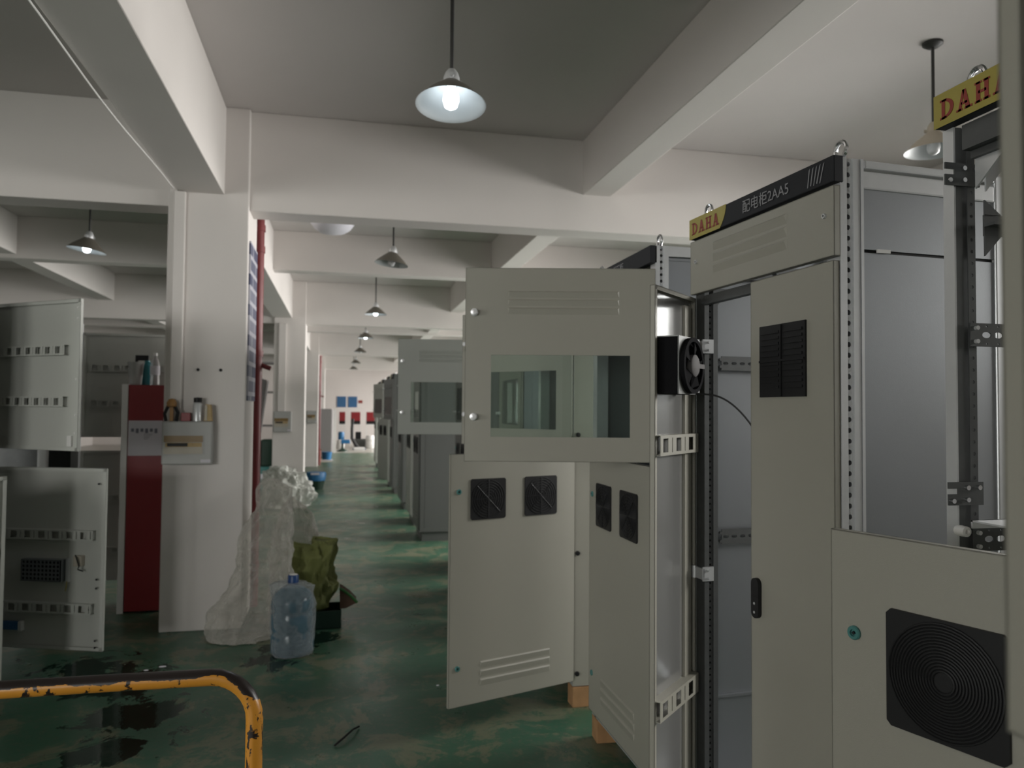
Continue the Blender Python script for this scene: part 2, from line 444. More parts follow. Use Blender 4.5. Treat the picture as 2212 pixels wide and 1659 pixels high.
for k, (x0, x1) in enumerate(BACK_X):
    b = MB(); t = .05; y0, y1 = Y0 - .14, Y0 - .08
    for a in (BZ0, BZ1 - t): b.box((x0, y0, a), (x1, y1, a + t))
    for i in range(4):
        xx = x0 + (x1 - x0 - t) * i / 3; b.box((xx, y0, BZ0 + t), (xx + t, y1, BZ1 - t))
    w = struct('window_%d' % (k + 20), b, 'whitep')
    g = MB(); g.box((x0 + t, y0 + .025, BZ0 + t), (x1 - t, y0 + .03, BZ1 - t)); g.build('window_glass', 'window_pane', w)
b = MB(); b.box((WX, Y0, 0), (WX + .24, Y1, 1.0)); b.box((WX, Y0, 1.0), (WX + .24, 6.0, 2.0)); b.box((WX, Y0, WZ1), (WX + .24, Y1, CEIL))
ys = [Y0] + [y for w in WIN_Y for y in w] + [Y1]
for i in range(0, len(ys), 2): b.box((WX, ys[i], 2.0 if i < 4 else 1.0), (WX + .24, ys[i + 1], WZ1))
struct('wall_right', b, 'plaster')
for k, (y0, y1) in enumerate(WIN_Y):
    WZ0 = WIN_Z0[k]
    b = MB(); t = .05; x0, x1 = WX + .08, WX + .14
    for a in (WZ0, WZ1 - t): b.box((x0, y0, a), (x1, y1, a + t))
    n = 3
    for i in range(n + 1):
        yy = y0 + (y1 - y0 - t) * i / n; b.box((x0, yy, WZ0 + t), (x1, yy + t, WZ1 - t))
    w = struct('window_%d' % (k + 1), b, 'whitep')
    g = MB(); g.box((x0 + .025, y0 + t, WZ0 + t), (x0 + .03, y1 - t, WZ1 - t)); g.build('window_glass', 'window_pane', w)

MAIN_Y = [5.77, 13.4, 21.02, 28.65, -1.86]
SEC_Y = [9.6, 17.2, 24.85, 32.3, 1.95]
for y in MAIN_Y:
    b = MB(); b.box((X0, y, 2.965), (X1, y + .25, CEIL)); struct('beam', b, 'plaster', bevel=.006)
for y in SEC_Y:
    if y < 5: continue
    b = MB(); b.box((X0, y, 3.21), (X1, y + .22, CEIL)); struct('secondary_beam', b, 'plaster', bevel=.006)
b = MB(); b.box((-1.145, Y0, 3.06), (-.833, Y1, CEIL)); struct('long_beam', b, 'plaster', bevel=.006)
b = MB(); b.box((1.84, Y0, 3.255), (2.07, Y1, CEIL)); struct('long_beam.001', b, 'plaster', bevel=.006)
b = MB(); b.box((-3.84, Y0, 3.255), (-3.6, Y1, CEIL)); struct('long_beam.002', b, 'plaster', bevel=.006)
b = MB(); b.box((-7.05, Y0, 3.06), (-6.75, Y1, CEIL)); struct('long_beam.003', b, 'plaster', bevel=.006)
# columns
b = MB(); b.box((-1.205, 5.72, 0), (-.668, 6.27, CEIL)); struct('column', b, 'plaster', bevel=.008)
for y in (13.36, 20.98, 28.6, -1.9):
    b = MB(); b.box((-1.12, y, 0), (-.61, y + .53, CEIL)); struct('column', b, 'plaster', bevel=.008)
for y in (5.72, 13.36, 20.98):
    b = MB(); b.box((-7.15, y, 0), (-6.63, y + .53, CEIL)); struct('column', b, 'plaster', bevel=.008)

# ------------------------------------------------------------------ pendant lamps
def lamp(x, y, z, lit, label, out='shade_out', power=70, tilt=(0., 0.)):
    t = thing('pendant_lamp', label, 'lamp', (x, y, CEIL), 0., 'factory pendant lamps')
    d = z - CEIL                                              # rim height below the ceiling
    b = MB(); b.lathe([(.001, 0), (.055, 0), (.055, -.012), (.03, -.03), (.001, -.03)], 20); b.build('ceiling_rose', 'rod', t, smooth=True)
    b = MB(); b.cyl((0, 0, -.02), (0, 0, d + .15), .009, n=10); b.build('rod', 'rod', t, smooth=True)
    b = MB(); b.lathe([(.001, d + .172), (.018, d + .168), (.03, d + .15), (.036, d + .13), (.036, d + .105), (.02, d + .10), (.001, d + .10)], 20)
    for k in range(3):
        a = k * 2.1 + .4; b.cyl((.03 * math.cos(a), .03 * math.sin(a), d + .122), (.048 * math.cos(a), .048 * math.sin(a), d + .122), .01, n=8)
    h0 = b.build('lamp_holder', 'shade_cream' if out == 'shade_cream' else 'zinc', t, smooth=True)
    prof = [(.036, .11), (.05, .098), (.085, .07), (.12, .038), (.145, .012), (.156, .0)]
    b = MB(); b.lathe([(r, d + h) for r, h in prof] + [(r - .003, d + h + .001) for r, h in prof[::-1]], 40, closed=True)
    n = 40
    b.m = [0 if i < n * 5 else 1 for i in range(len(b.f))]
    h1 = b.build('shade', [out, 'shade_in'], t, smooth=True)
    b = MB(); b.lathe([(.001, d + .10), (.018, d + .098), (.02, d + .075), (.034, d + .05), (.036, d + .02), (.028, d - .008), (.012, d - .019), (.001, d - .02)], 20)
    h2 = b.build('bulb', 'bulb_on' if lit else 'bulb_off', t, smooth=True)
    Rt = Matrix.Rotation(math.radians(tilt[0]), 3, 'X') @ Matrix.Rotation(math.radians(tilt[1]), 3, 'Y'); pv = Vector((0, 0, d + .15))
    for h in (h0, h1, h2): h.location = pv - Rt @ pv; h.rotation_euler = Rt.to_euler()
    if lit:
        L = bpy.data.lights.new('bulb_light', 'SPOT'); L.spot_size = math.radians(155); L.spot_blend = .6; L.energy = power; L.color = (.86, .94, 1); L.shadow_soft_size = .035
        o = bpy.data.objects.new('bulb_light', L); COL.objects.link(o); o.location = (0, 0, d - .06); o.parent = t
    return t
lamp(.454, 3.34, 2.885, True, 'large brightly lit pendant lamp hanging in the near bay', power=7, tilt=(-8, 2))
lamp(.447, 7.15, 2.885, False, 'unlit grey pendant lamp just beyond the wide white beam', tilt=(0, 7))
lamp(.452, 11.05, 2.885, True, 'small lit pendant lamp in the second bay, left of the open doors', power=7)
lamp(.425, 14.85, 2.885, True, 'lit pendant lamp just past the second main beam, seen edge-on', power=7)
lamp(.41, 18.6, 2.885, False, 'unlit dark pendant lamp right behind the lit one past the second beam')
lamp(.39, 23.2, 2.885, False, 'tiny unlit pendant lamp second from the far wall')
lamp(.38, 26.9, 2.885, False, 'tiny unlit pendant lamp nearest the far wall')
lamp(-2.14, 7.2, 2.885, True, 'lit pendant lamp left of the white column', power=7, tilt=(0, 8))
lamp(3.305, 3.75, 3.055, False, 'cream unlit pendant lamp above the tall cabinet at right', out='shade_cream')
for x, y, lab in ((-.13, 8.75, 'white dome ceiling light just behind the wide white beam'), (.016, 21.9, 'small white dome light past the second main beam'), (.0, 31.0, 'tiny white dome light on the ceiling before the far wall')):
    t = thing('dome_light', lab, 'lamp', (x, y, CEIL), 0., 'dome ceiling lights')
    b = MB(); b.lathe([(.001, 0), (.25, 0), (.25, -.06), (.24, -.065), (.001, -.065)], 32); b.build('base_ring', 'whitep', t, smooth=True)
    b = MB(); b.lathe([(.24, -.064), (.235, -.09), (.20, -.14), (.14, -.18), (.06, -.2), (.001, -.205)], 32); b.build('diffuser', 'dome', t, smooth=True)

# ------------------------------------------------------------------ cabinet kit
def ridge_post(mb, x, y, z0, z1, w=.06, sx=1, facing=-1, pitch=.025, hole=.006):
    """post whose perforated face looks along y (facing=-1: towards -y); x..x+sx*w; mesh 0 steel"""
    yo = y
    k = facing
    for a in (0, .66):
        mb.box((x + sx * w * a, yo, z0), (x + sx * w * (a + .34), yo - k * .05, z1))
    n = int((z1 - z0) / pitch)
    cells = [(z0 + i * (z1 - z0) / n, z0 + (i + 1) * (z1 - z0) / n, None) for i in range(n)]
    cells = [(a, c, ((a + c) / 2, w * .5, hole, hole, True)) for a, c, _ in cells]
    T = frame_T((x, yo - k * .008, 0), (0, 0, 1), (sx, 0, 0), (0, -k, 0))
    mb.plate(cells, w * .30, w * .70, .002, T)
    mb.cur = 1
    mb.box((x + sx * w * .30, yo - k * .03, z0), (x + sx * w * .7, yo - k * .034, z1))  # black strip behind the holes paints the shade inside the post
    mb.cur = 0

def fan_grille(parent, y, z, s=.1, rings=7, x=-.018):
    """square black fan guard on the outer face (towards -x), centre y,z, half size s"""
    b = MB()
    b.prism([(y - s, z - s + .008), (y - s + .008, z - s), (y + s - .008, z - s), (y + s, z - s + .008), (y + s, z + s - .008), (y + s - .008, z + s), (y - s + .008, z + s), (y - s, z + s - .008)], 0, x - .006, x)
    T = Matrix.Translation((x - .0065, y, z)) @ Matrix.Rotation(PI / 2, 4, 'Z')
    for i in range(rings):
        b.torus(s * (.18 + .76 * i / (rings - 1)), .0022, 36, 6, T)
    for a in (0, PI / 2, PI / 4, -PI / 4) if rings < 9 else ():
        c, q = math.cos(a), math.sin(a)
        b.tube([(x - .0075, y - s * .93 * c, z - s * .93 * q), (x - .0075, y + s * .93 * c, z + s * .93 * q)], .0022, 6)
    return b.build('fan_grille', 'blackp', parent)
def cross_grille(parent, y, z, s=.1, x=-.018):
    b = MB(); b.box((x - .006, y - s, z - s), (x, y + s, z + s))
    for sy in (-1, 1):
        for sz in (-1, 1):
            for q in range(5):
                zz = z + sz * (s * .12 + s * .16 * q) ; b.box((x - .0085, y + sy * s * .1, zz), (x - .006, y + sy * s * .9, zz + s * .07))
    b.box((x - .010, y - s * .98, z - .003), (x - .006, y + s * .98, z + .003)); b.box((x - .010, y - .003, z - s * .98), (x - .006, y + .003, z + s * .98))
    return b.build('fan_grille', 'blackp', parent)
def cam_lock(parent, y, z, mat='teal', r=.013, x=-.018):
    b = MB(); T = Matrix.Translation((x, y, z)) @ Matrix.Rotation(-PI / 2, 4, 'Y')
    b.lathe([(.001, 0), (r, 0), (r, .004), (r * .85, .006), (r * .5, .006), (r * .45, .002), (.001, .002)], 20, T)
    b.mat(1).prism([(y - r * .28, z), (y, z + r * .28), (y + r * .28, z), (y, z - r * .28)], 0, x - .005, x - .0015)
    return b.build('cam_lock', [mat, 'blackp'], parent, smooth=True)
def knob_lock(parent, y, z, x=-.018):
    b = MB(); T = Matrix.Translation((x, y, z)) @ Matrix.Rotation(-PI / 2, 4, 'Y')
    b.lathe([(.001, 0), (.015, 0), (.015, .006), (.010, .009), (.010, .02), (.012, .024), (.012, .03), (.001, .031)], 18, T)
    return b.build('knob_lock', 'bright_knob', parent, smooth=True)

def stiffener(parent, yA, yB, z, h=.058, x=.014, mat='cream', pitch=.08, hole=.021, slots=True):
    """perforated stiffening rail on the inner (+x) face of a door, running along y"""
    b = MB(); a, c = min(yA, yB), max(yA, yB)
    n = max(1, int((c - a) / pitch)); p = (c - a) / n
    cells = []
    for i in range(n):
        u = a + i * p
        cells.append((u, u + p * .72, (u + p * .36, 0, min(hole, p * .3), h * .34, False)))
        cells.append((u + p * .72, u + p, (u + p * .86, 0, .0028, h * .36, False) if slots else None))
    T = frame_T((x, 0, z), (0, 1, 0), (0, 0, 1), (1, 0, 0))
    b.plate(cells, -h / 2, h / 2, .002, T)
    b.box((x - .03, a, z + h / 2 - .002), (x, c, z + h / 2)); b.box((x - .03, a, z - h / 2), (x, c, z - h / 2 + .002))
    return b.build('stiffener_rail', mat, parent)

def door(parent, name, hx, hy, z0, z1, w, sgn, theta, mat='cream', window=None, louvres=(), depth=.018, lip=.014):
    """pan door; local y runs from the hinge (0) to the free edge (sgn*w); outer face at x=-depth. theta in degrees opens to -x"""
    b = MB(); s = sgn; t = .0022
    if window:
        a0, a1, c0, c1 = window
        parts = [(0, a0, z0, z1), (a1, w, z0, z1), (a0, a1, z0, c0), (a0, a1, c1, z1)]
        for y0, y1, q0, q1 in parts: b.box((-depth, s * y0, q0), (-depth + t, s * y1, q1))
        for y0, y1, q0, q1 in ((a0, a0 + t, c0, c1), (a1 - t, a1, c0, c1), (a0, a1, c0, c0 + t), (a0, a1, c1 - t, c1)):
            b.box((-depth, s * y0, q0), (-depth + .010, s * y1, q1))
    else:
        b.box((-depth, 0, z0), (-depth + t, s * w, z1))
    for y0, y1, q0, q1 in ((0, t, z0, z1), (w - t, w, z0, z1), (0, w, z0, z0 + t), (0, w, z1 - t, z1)):
        b.box((-depth, s * y0, q0), (0, s * y1, q1))
    for y0, y1, q0, q1 in ((0, lip, z0, z1), (w - lip, w, z0, z1), (0, w, z0, z0 + lip), (0, w, z1 - lip, z1)):
        b.box((-t, s * y0, q0), (0, s * y1, q1))
    for y0, y1, za, zb in louvres:                # three pressed louvres
        for k in range(3):
            zz = za + (zb - za) * k / 3; hh = (zb - za) / 3
            b.add([(-depth, s * y0, zz + hh * .95), (-depth, s * y1, zz + hh * .95), (-depth - .005, s * y0 + s * .006, zz + hh * .80), (-depth - .005, s * y1 - s * .006, zz + hh * .80), (-depth, s * y0, zz + hh * .15), (-depth, s * y1, zz + hh * .15)],
                      [(0, 1, 3, 2), (2, 3, 5, 4), (0, 2, 4), (1, 5, 3)])
    o = b.build(name, mat, parent, loc=(hx, hy, 0), rotz=math.radians(theta) * sgn)
    if window:
        g = MB(); g.box((-depth + .004, s * a0 - s * .008, c0 - .008), (-depth + .007, s * a1 + s * .008, c1 + .008)); g.build('window_pane', 'pane', o)
    return o

def banner(parent, y0, y1, z0, z1, x, txt=None, mid=None, yellow_to=.30, all_yellow=False, scuff=False):
    """header strip on the front (towards -x). reading direction: far end (large y) is the left"""
    L = y1 - y0
    b = MB(); b.box((x, y0, z0), (x + .03, y1, z1)); o = b.build('banner', 'banner_black', parent, bevel=.003)
    T = frame_T((x - .0008, y1, z0), (0, -1, 0), (0, 0, 1), (-1, 0, 0))
    b = MB(); h = z1 - z0
    if all_yellow: b.prism([(.0, .0), (L, .0), (L, h), (0, h)], 2, -.0004, .0004, T)
    else:
        pts = [(0, .0), (L * (yellow_to - .035), 0)] + [(L * (yellow_to - .035 + .05 * (1 - (1 - q / 6) ** 2)), h * q / 6) for q in range(1, 7)] + [(0, h)]
        b.prism(pts, 2, -.0004, .0004, T)
    b.build('yellow_field', 'yellow', o)
    if txt:
        b = MB(); letters(txt, .018, .013, .040, .036, b, T @ Matrix.Translation((0, 0, .0008)), h); b.build('red_lettering', 'banner_red', o)
    if mid:
        b = MB(); T2 = T @ Matrix.Translation((L * .44, h * .27, .0006)); text_mesh(mid, h * .62, T2, b); b.build('grey_lettering', 'banner_grey', o)
    if scuff:
        b = MB(); T2 = T @ Matrix.Translation((L * .845, 0, .0006))
        for q in range(5):
            b.add([(.01 + .012 * q, h * .12 + .004 * (q % 2), 0), (.014 + .012 * q, h * .14, 0), (.022 + .014 * q, h * .86, 0), (.017 + .014 * q, h * .8, 0)], [(0, 1, 2, 3)], T2)
        b.build('film_scraps', 'banner_grey', o)
    return o
def letters(txt, x, y, h, w, b, T, H):
    """slab-serif capitals drawn with bars"""
    t = w * .24; sp = w * 1.22
    def bar(x0, y0, x1, y1): b.box((x0, y0, 0), (x1, y1, .0006), T)
    for c in txt:
        if c == 'D':
            bar(x + t * .5, y, x + t * 1.5, y + h); bar(x, y, x + t * 2, y + t * .5); bar(x, y + h - t * .5, x + t * 2, y + h)
            n = 10; o = [(x + t * 1.2 + (w - t * 1.2) * math.sin(PI * q / n), y + h / 2 - h / 2 * math.cos(PI * q / n)) for q in range(n + 1)]
            i = [(x + t * 1.2 + (w - t * 2.3) * math.sin(PI * q / n), y + h / 2 - (h / 2 - t * .6) * math.cos(PI * q / n)) for q in range(n + 1)]
            v = [(*p, .0006) for p in o] + [(*p, .0006) for p in i]
            b.add(v, [(q, q + 1, n + 2 + q, n + 1 + q) for q in range(n)], T)
        elif c == 'A':
            b.add([(x + t * .3, y, .0006), (x + t * 1.2, y, .0006), (x + w * .55, y + h, .0006), (x + w * .38, y + h, .0006)], [(0, 1, 2, 3)], T)
            b.add([(x + w - t * 1.6, y, .0006), (x + w - t * .3, y, .0006), (x + w * .62, y + h, .0006), (x + w * .38, y + h, .0006)], [(0, 1, 2, 3)], T)
            bar(x + w * .28, y + h * .28, x + w * .72, y + h * .40); bar(x - t * .2, y, x + t * 1.6, y + t * .5); bar(x + w - t * 2, y, x + w + t * .2, y + t * .5)
        elif c == 'H':
            bar(x + t * .4, y, x + t * 1.5, y + h); bar(x + w - t * 1.5, y, x + w - t * .4, y + h); bar(x + t, y + h * .42, x + w - t, y + h * .56)
            for q in (x, x + w - t * 1.9):
                bar(q, y, q + t * 1.9, y + t * .5); bar(q, y + h - t * .5, q + t * 1.9, y + h)
        x += sp
def eyes(parent, pts, z):
    for x, y in pts:
        b = MB(); b.cyl((x, y, z - .01), (x, y, z + .008), .012, n=12)
        b.torus(.020, .0055, 20, 8, Matrix.Translation((x, y, z + .026)) @ Matrix.Rotation(PI / 2, 4, 'Z')); b.build('lifting_eye', 'chrome', parent, smooth=True)
def feet_blocks(cx, cy, rot, W, D, what):
    for k, (u, v, side) in enumerate(((.05, .04, 'near front'), (.05, W - .04, 'far front'), (D - .06, .04, 'near rear'), (D - .06, W - .04, 'far rear'))):
        b = MB(); b.box((-.05, -.045, 0), (.05, .045, .105))
        c, s = math.cos(rot), math.sin(rot)
        o = b.build('timber_block', 'wood', loc=(cx + c * u - s * v, cy + s * u + c * v, 0), rotz=rot + random.uniform(-.08, .08), bevel=.003)
        tag(o, 'timber block under the %s corner of %s' % (side, what), 'block', 'timber blocks under the cabinets')

def shell(t, W, D, z0, z1, near=True, far=True, back=True, paint='cream', side='galv', post='zinc', detail=True):
    """frame + panels of a cabinet; local x into the cabinet, local y along the row (0 near, W far)"""
    p = .055
    b = MB()
    if detail:
        ridge_post(b, 0, 0, z0, z1, p, 1, -1)
    else: b.box((0, 0, z0), (p, p, z1))
    b.box((0, W - p, z0), (p, W, z1))
    for y in (0, W - .04): b.box((D - .04, y, z0), (D, y + .04, z1))
    for z in (z0, z1 - .04):
        b.box((.0, .04, z), (.04, W - .04, z + .04)); b.box((D - .04, .04, z), (D, W - .04, z + .04))
        for y in (.004, W - .04): b.box((p, y, z), (D - .04, y + .036, z + .04))
    b.build('frame', [post, 'rubber'], t)
    if near:
        b = MB(); b.box((p + .004, .010, z0 + .04), (D - .045, .014, z1 - .045))
        b.box((p + .004, .0065, z1 - .056), (D - .045, .010, z1 - .048))
        b.build('side_panel', side, t)
    if far:
        b = MB(); b.box((p + .004, W - .014, z0 + .04), (D - .045, W - .010, z1 - .045)); b.build('side_panel', side, t)
    if back:
        b = MB(); b.box((D - .008, .02, z0 + .02), (D - .004, W - .02, z1 - .02)); b.build('back_panel', side, t)
    b = MB(); b.box((.02, .02, z1 - .006), (D - .02, W - .02, z1 - .002)); b.build('top_panel', paint, t)
    b = MB(); b.box((.02, .02, z0), (D - .02, W - .02, z0 + .004)); b.build('bottom_panel', side, t)

FZ0, FZ1 = .11, 2.195
W, D = .75, .5
def plinth(t):
    b = MB(); b.box((.03, .03, 0), (D - .03, W - .03, FZ0)); b.build('plinth', 'dark_coat', t)
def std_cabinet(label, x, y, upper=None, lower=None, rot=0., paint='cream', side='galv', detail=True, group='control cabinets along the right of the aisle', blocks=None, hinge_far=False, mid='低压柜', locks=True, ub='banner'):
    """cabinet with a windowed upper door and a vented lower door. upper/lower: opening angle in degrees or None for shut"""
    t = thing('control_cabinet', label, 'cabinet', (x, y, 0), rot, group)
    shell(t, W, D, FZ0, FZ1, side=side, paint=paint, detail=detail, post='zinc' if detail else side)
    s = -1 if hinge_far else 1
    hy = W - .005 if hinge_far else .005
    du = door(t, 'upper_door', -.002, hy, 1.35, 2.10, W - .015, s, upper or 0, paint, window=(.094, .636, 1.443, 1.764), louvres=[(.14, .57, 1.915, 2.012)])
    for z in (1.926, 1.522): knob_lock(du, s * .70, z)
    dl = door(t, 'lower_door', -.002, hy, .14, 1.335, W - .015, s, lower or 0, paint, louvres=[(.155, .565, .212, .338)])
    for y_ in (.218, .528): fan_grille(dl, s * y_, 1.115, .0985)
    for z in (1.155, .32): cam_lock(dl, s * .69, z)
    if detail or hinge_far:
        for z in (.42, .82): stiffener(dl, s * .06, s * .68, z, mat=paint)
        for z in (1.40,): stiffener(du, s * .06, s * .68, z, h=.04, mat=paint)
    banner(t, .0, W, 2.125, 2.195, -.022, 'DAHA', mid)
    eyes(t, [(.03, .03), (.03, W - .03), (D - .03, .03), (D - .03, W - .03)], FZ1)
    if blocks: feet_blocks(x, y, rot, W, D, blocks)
    else: plinth(t)
    return t

# --- cabinet B: upper windowed door swung out square to the aisle, lower door shut
cabB = std_cabinet('cream cabinet with its windowed upper door swung square into the aisle', 1.185, 2.785, upper=77, lower=0, blocks='the cabinet with the windowed open door')
# --- cabinet C: both doors swung open
cabC = std_cabinet('cream cabinet whose vented lower door stands wide open by the aisle', 1.198, 3.895, upper=43, lower=109.7, blocks='the cabinet with the open vented lower door')
# side knobs on cabinet C
for z in (.80, .175, 1.42, 2.05):
    b = MB(); b.lathe([(.001, 0), (.012, 0), (.012, .010), (.001, .012)], 14, Matrix.Translation((.022, -.004, z)) @ Matrix.Rotation(PI / 2, 4, 'X')); b.build('side_plug', 'blackp', cabC, smooth=True)
b = MB(); b.box((-.001, -.004, FZ0), (D, -.001, FZ1)); b.build('cover_panel', 'cream', cabC)
std_cabinet('shut cabinet right behind the one with both doors open, third beyond the tall two-door cabinet', 1.19, 5.0, upper=0, lower=0, detail=False, blocks=None)
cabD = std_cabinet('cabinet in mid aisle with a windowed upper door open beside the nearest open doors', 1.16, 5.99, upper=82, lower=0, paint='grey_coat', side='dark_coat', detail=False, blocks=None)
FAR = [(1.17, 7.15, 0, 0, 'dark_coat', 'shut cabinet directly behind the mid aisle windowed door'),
       (.91, 9.05, 0, 0, 'dark_coat', 'dark sided cabinet standing forward of the row in mid aisle'),  # shade on its near side is painted as a dark coat
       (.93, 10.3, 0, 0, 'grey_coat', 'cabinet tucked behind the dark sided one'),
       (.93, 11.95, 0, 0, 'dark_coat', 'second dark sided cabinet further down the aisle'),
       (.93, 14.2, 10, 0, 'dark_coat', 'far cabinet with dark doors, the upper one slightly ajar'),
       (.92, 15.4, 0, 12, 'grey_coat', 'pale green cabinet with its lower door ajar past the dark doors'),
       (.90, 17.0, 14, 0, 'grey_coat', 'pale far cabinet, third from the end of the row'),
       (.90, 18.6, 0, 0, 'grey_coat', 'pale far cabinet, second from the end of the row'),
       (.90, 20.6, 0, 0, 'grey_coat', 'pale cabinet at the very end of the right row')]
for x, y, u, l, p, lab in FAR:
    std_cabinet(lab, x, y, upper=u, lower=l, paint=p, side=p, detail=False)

# --- cabinet A: two tall doors, open back, far door ajar with its cooling fan showing
AR = math.atan2(.049, .723)
AW, AD = .710, .54
cabA = thing('control_cabinet', 'tall two-door cabinet with louvred header and black fan grille on the shut door', 'cabinet', (1.219, 1.697, 0), AR, 'control cabinets along the right of the aisle')
p = .055
b = MB(); ridge_post(b, 0, 0, FZ0, FZ1, .06, 1, -1, pitch=.027, hole=.0065); b.build('corner_post', ['zinc', 'rubber'], cabA, bevel=.0)
b = MB(); b.box((.062, -.002, FZ0), (.070, .03, FZ1)); b.build('edge_strip', 'zinc', cabA)
b = MB()
ridge_post(b, .0, AW - .055, FZ0, FZ1, .05, 1, -1, pitch=.02, hole=.0035)
b.box((0, AW - .01, FZ0), (.055, AW, FZ1)); b.build('corner_post', ['dark_galv', 'rubber'], cabA)
for y in (0, AW - .04):
    b = MB(); b.box((AD - .04, y, FZ0), (AD, y + .04, FZ1)); b.build('corner_post', 'zinc', cabA, bevel=.004)
b = MB()
for z in (FZ0, FZ1 - .03):
    b.box((.0, .05, z), (.03, AW - .05, z + .03)); b.box((AD - .04, .04, z), (AD, AW - .04, z + .03))
b.build('cross_rail', 'zinc', cabA)
for y in (.0, AW - .03):
    b = MB(); b.box((.075, y, FZ1 - .022), (AD - .04, y + .03, FZ1), None); b.box((.065, y + .001, FZ1 - .075), (AD - .04, y + .028, FZ1 - .028)); b.build('top_rail', 'zinc', cabA, bevel=.005)
    b = MB(); b.box((.055, y, FZ0), (AD - .04, y + .03, FZ0 + .04)); b.build('bottom_rail', 'zinc', cabA)
b = MB(); b.box((.068, .006, 1.966), (AD - .042, .012, 2.12)); b.box((.068, .006, FZ0 + .04), (AD - .042, .012, 1.958)); b.mat(1).box((.068, .011, 1.955), (AD - .042, .013, 1.97)); b.build('side_panel', ['galv', 'rubber'], cabA)
b = MB(); b.box((.115, .001, 1.959), (.155, .0065, 1.968)); b.build('label', 'whitep', cabA)
b = MB()
b.box((.06, AW - .016, .605), (AD - .04, AW - .012, 2.13)); b.box((.06, AW - .022, FZ0 + .04), (AD - .04, AW - .012, .598)); b.box((.06, AW - .03, .596), (AD - .04, AW - .016, .604)); b.build('side_panel', 'galv', cabA)
for z0, z1 in ((1.688, 1.736), (1.105, 1.156), (2.0, 2.05)):
    b = MB(); n = 13; a0, a1 = .075, AD - .05; st = (a1 - a0) / n
    cells = [(a0 + i * st, a0 + (i + 1) * st, (a0 + (i + .5) * st, (z0 + z1) / 2, st * .32, .0055, True)) for i in range(n)]
    b.plate(cells, z0, z1, .003, frame_T((0, AW - .034, 0), (1, 0, 0), (0, 0, 1), (0, -1, 0)))
    for q in (z0 + .012, z1 - .012): b.cyl((.068, AW - .045, q), (.068, AW - .036, q), .005, n=8)
    b.build('mounting_rail', 'dark_galv', cabA)
b = MB(); b.add([(.055, AW - .03, 1.90), (.12, AW - .03, 1.965), (.055, AW - .03, 1.965), (.055, AW - .026, 1.90), (.12, AW - .026, 1.965), (.055, AW - .026, 1.965)], [(0, 1, 2), (3, 5, 4), (0, 3, 4, 1), (1, 4, 5, 2), (2, 5, 3, 0)]); b.build('corner_gusset', 'dark_galv', cabA)
b = MB(); b.box((.01, .03, FZ1 - .012), (AD - .01, AW - .03, FZ1 - .008)); b.build('top_panel', 'galv', cabA)
b = MB(); b.box((.02, .03, FZ0), (AD - .02, AW - .03, FZ0 + .004)); b.build('bottom_panel', 'galv', cabA)
b = MB(); b.box((.0, .05, 1.905), (.02, AW - .05, 1.935)); b.box((.02, .05, 1.905), (.024, AW - .05, 1.93)); b.build('door_head_rail', 'dark_galv', cabA)
banner(cabA, -.004, AW + .004, 2.13, 2.198, -.022, 'DAHA', '配电柜2AA5', scuff=True)
eyes(cabA, [(.02, .02), (.02, AW - .05), (AD - .03, .03), (AD - .03, AW - .03)], FZ1)
hd = door(cabA, 'header_panel', -.002, -.002, 1.943, 2.122, AW + .004, 1, 0, louvres=[(.19, .57, 1.99, 2.098)])
for y in (.035, AW - .035): cam_lock(hd, y, 2.05, 'zinc', .007)
dr = door(cabA, 'door', -.002, .002, .14, 1.932, .358, 1, 0)
cross_grille(dr, .205, 1.692, .101)
b = MB(); y0, y1, z0, z1 = .307, .343, .958, 1.072
pts = []
for cy, cz, a0 in ((y1 - .017, z1 - .017, 0), (y0 + .017, z1 - .017, 90), (y0 + .017, z0 + .017, 180), (y1 - .017, z0 + .017, 270)):
    for q in range(5): a = math.radians(a0 + q * 22.5); pts.append((cy + .017 * math.cos(a), cz + .017 * math.sin(a)))
b.prism(pts, 0, -.030, -.018); b.mat(1)
for z in (1.0, .975): b.cyl((-.032, .325, z), (-.030, .325, z), .004, n=10)
b.mat(0).box((-.031, .311, 1.018), (-.030, .339, 1.02)); b.build('swing_handle', ['blackp', 'zinc'], dr, bevel=.002)
dl = door(cabA, 'door', -.002, AW - .003, .14, 1.932, .346, -1, 50)
b = MB(); b.box((-.0156, -.015, .156), (-.0148, -.331, 1.916)); b.build('inner_sheet', 'inner_metal', dl)
for z in (1.445, .655): stiffener(dl, -.02, -.34, z, h=.062, pitch=.082, hole=.02)
b = MB(); b.box((-.0155, -.03, .2), (-.006, -.085, 1.9)); b.build('stiffening_rib', 'cream', dl)
fz, fy = 1.69, -.225
b = MB(); b.box((-.012, fy - .088, fz - .088), (.058, fy + .088, fz + .085)); b.mat(1).box((-.012, fy - .088, fz + .085), (.058, fy + .088, fz + .089)); b.build('fan_housing', ['matte_black', 'zinc'], dl, bevel=.002)  # bright top over black sides paints light falling from above
fan = MB()
T = Matrix.Translation((.058, fy, fz)) @ Matrix.Rotation(PI / 2, 4, 'Y')
fan.lathe([(.074, .004), (.086, .004), (.087, .02), (.074, .02)], 36, T, closed=True)
fo = fan.build('fan_ring', 'matte_black', dl, smooth=True)
fan = MB(); fan.box((.058, fy - .088, fz - .088), (.062, fy + .088, fz + .088)); fan.build('fan_plate', 'dark_coat', dl)
b = MB(); T = Matrix.Translation((.063, fy, fz)) @ Matrix.Rotation(PI / 2, 4, 'Y'); b.lathe([(.001, 0), (.074, 0), (.074, .001), (.001, .001)], 36, T); b.build('fan_opening_shade', 'matte_black', dl)  # flat black disc paints the shade inside the fan opening
b = MB()
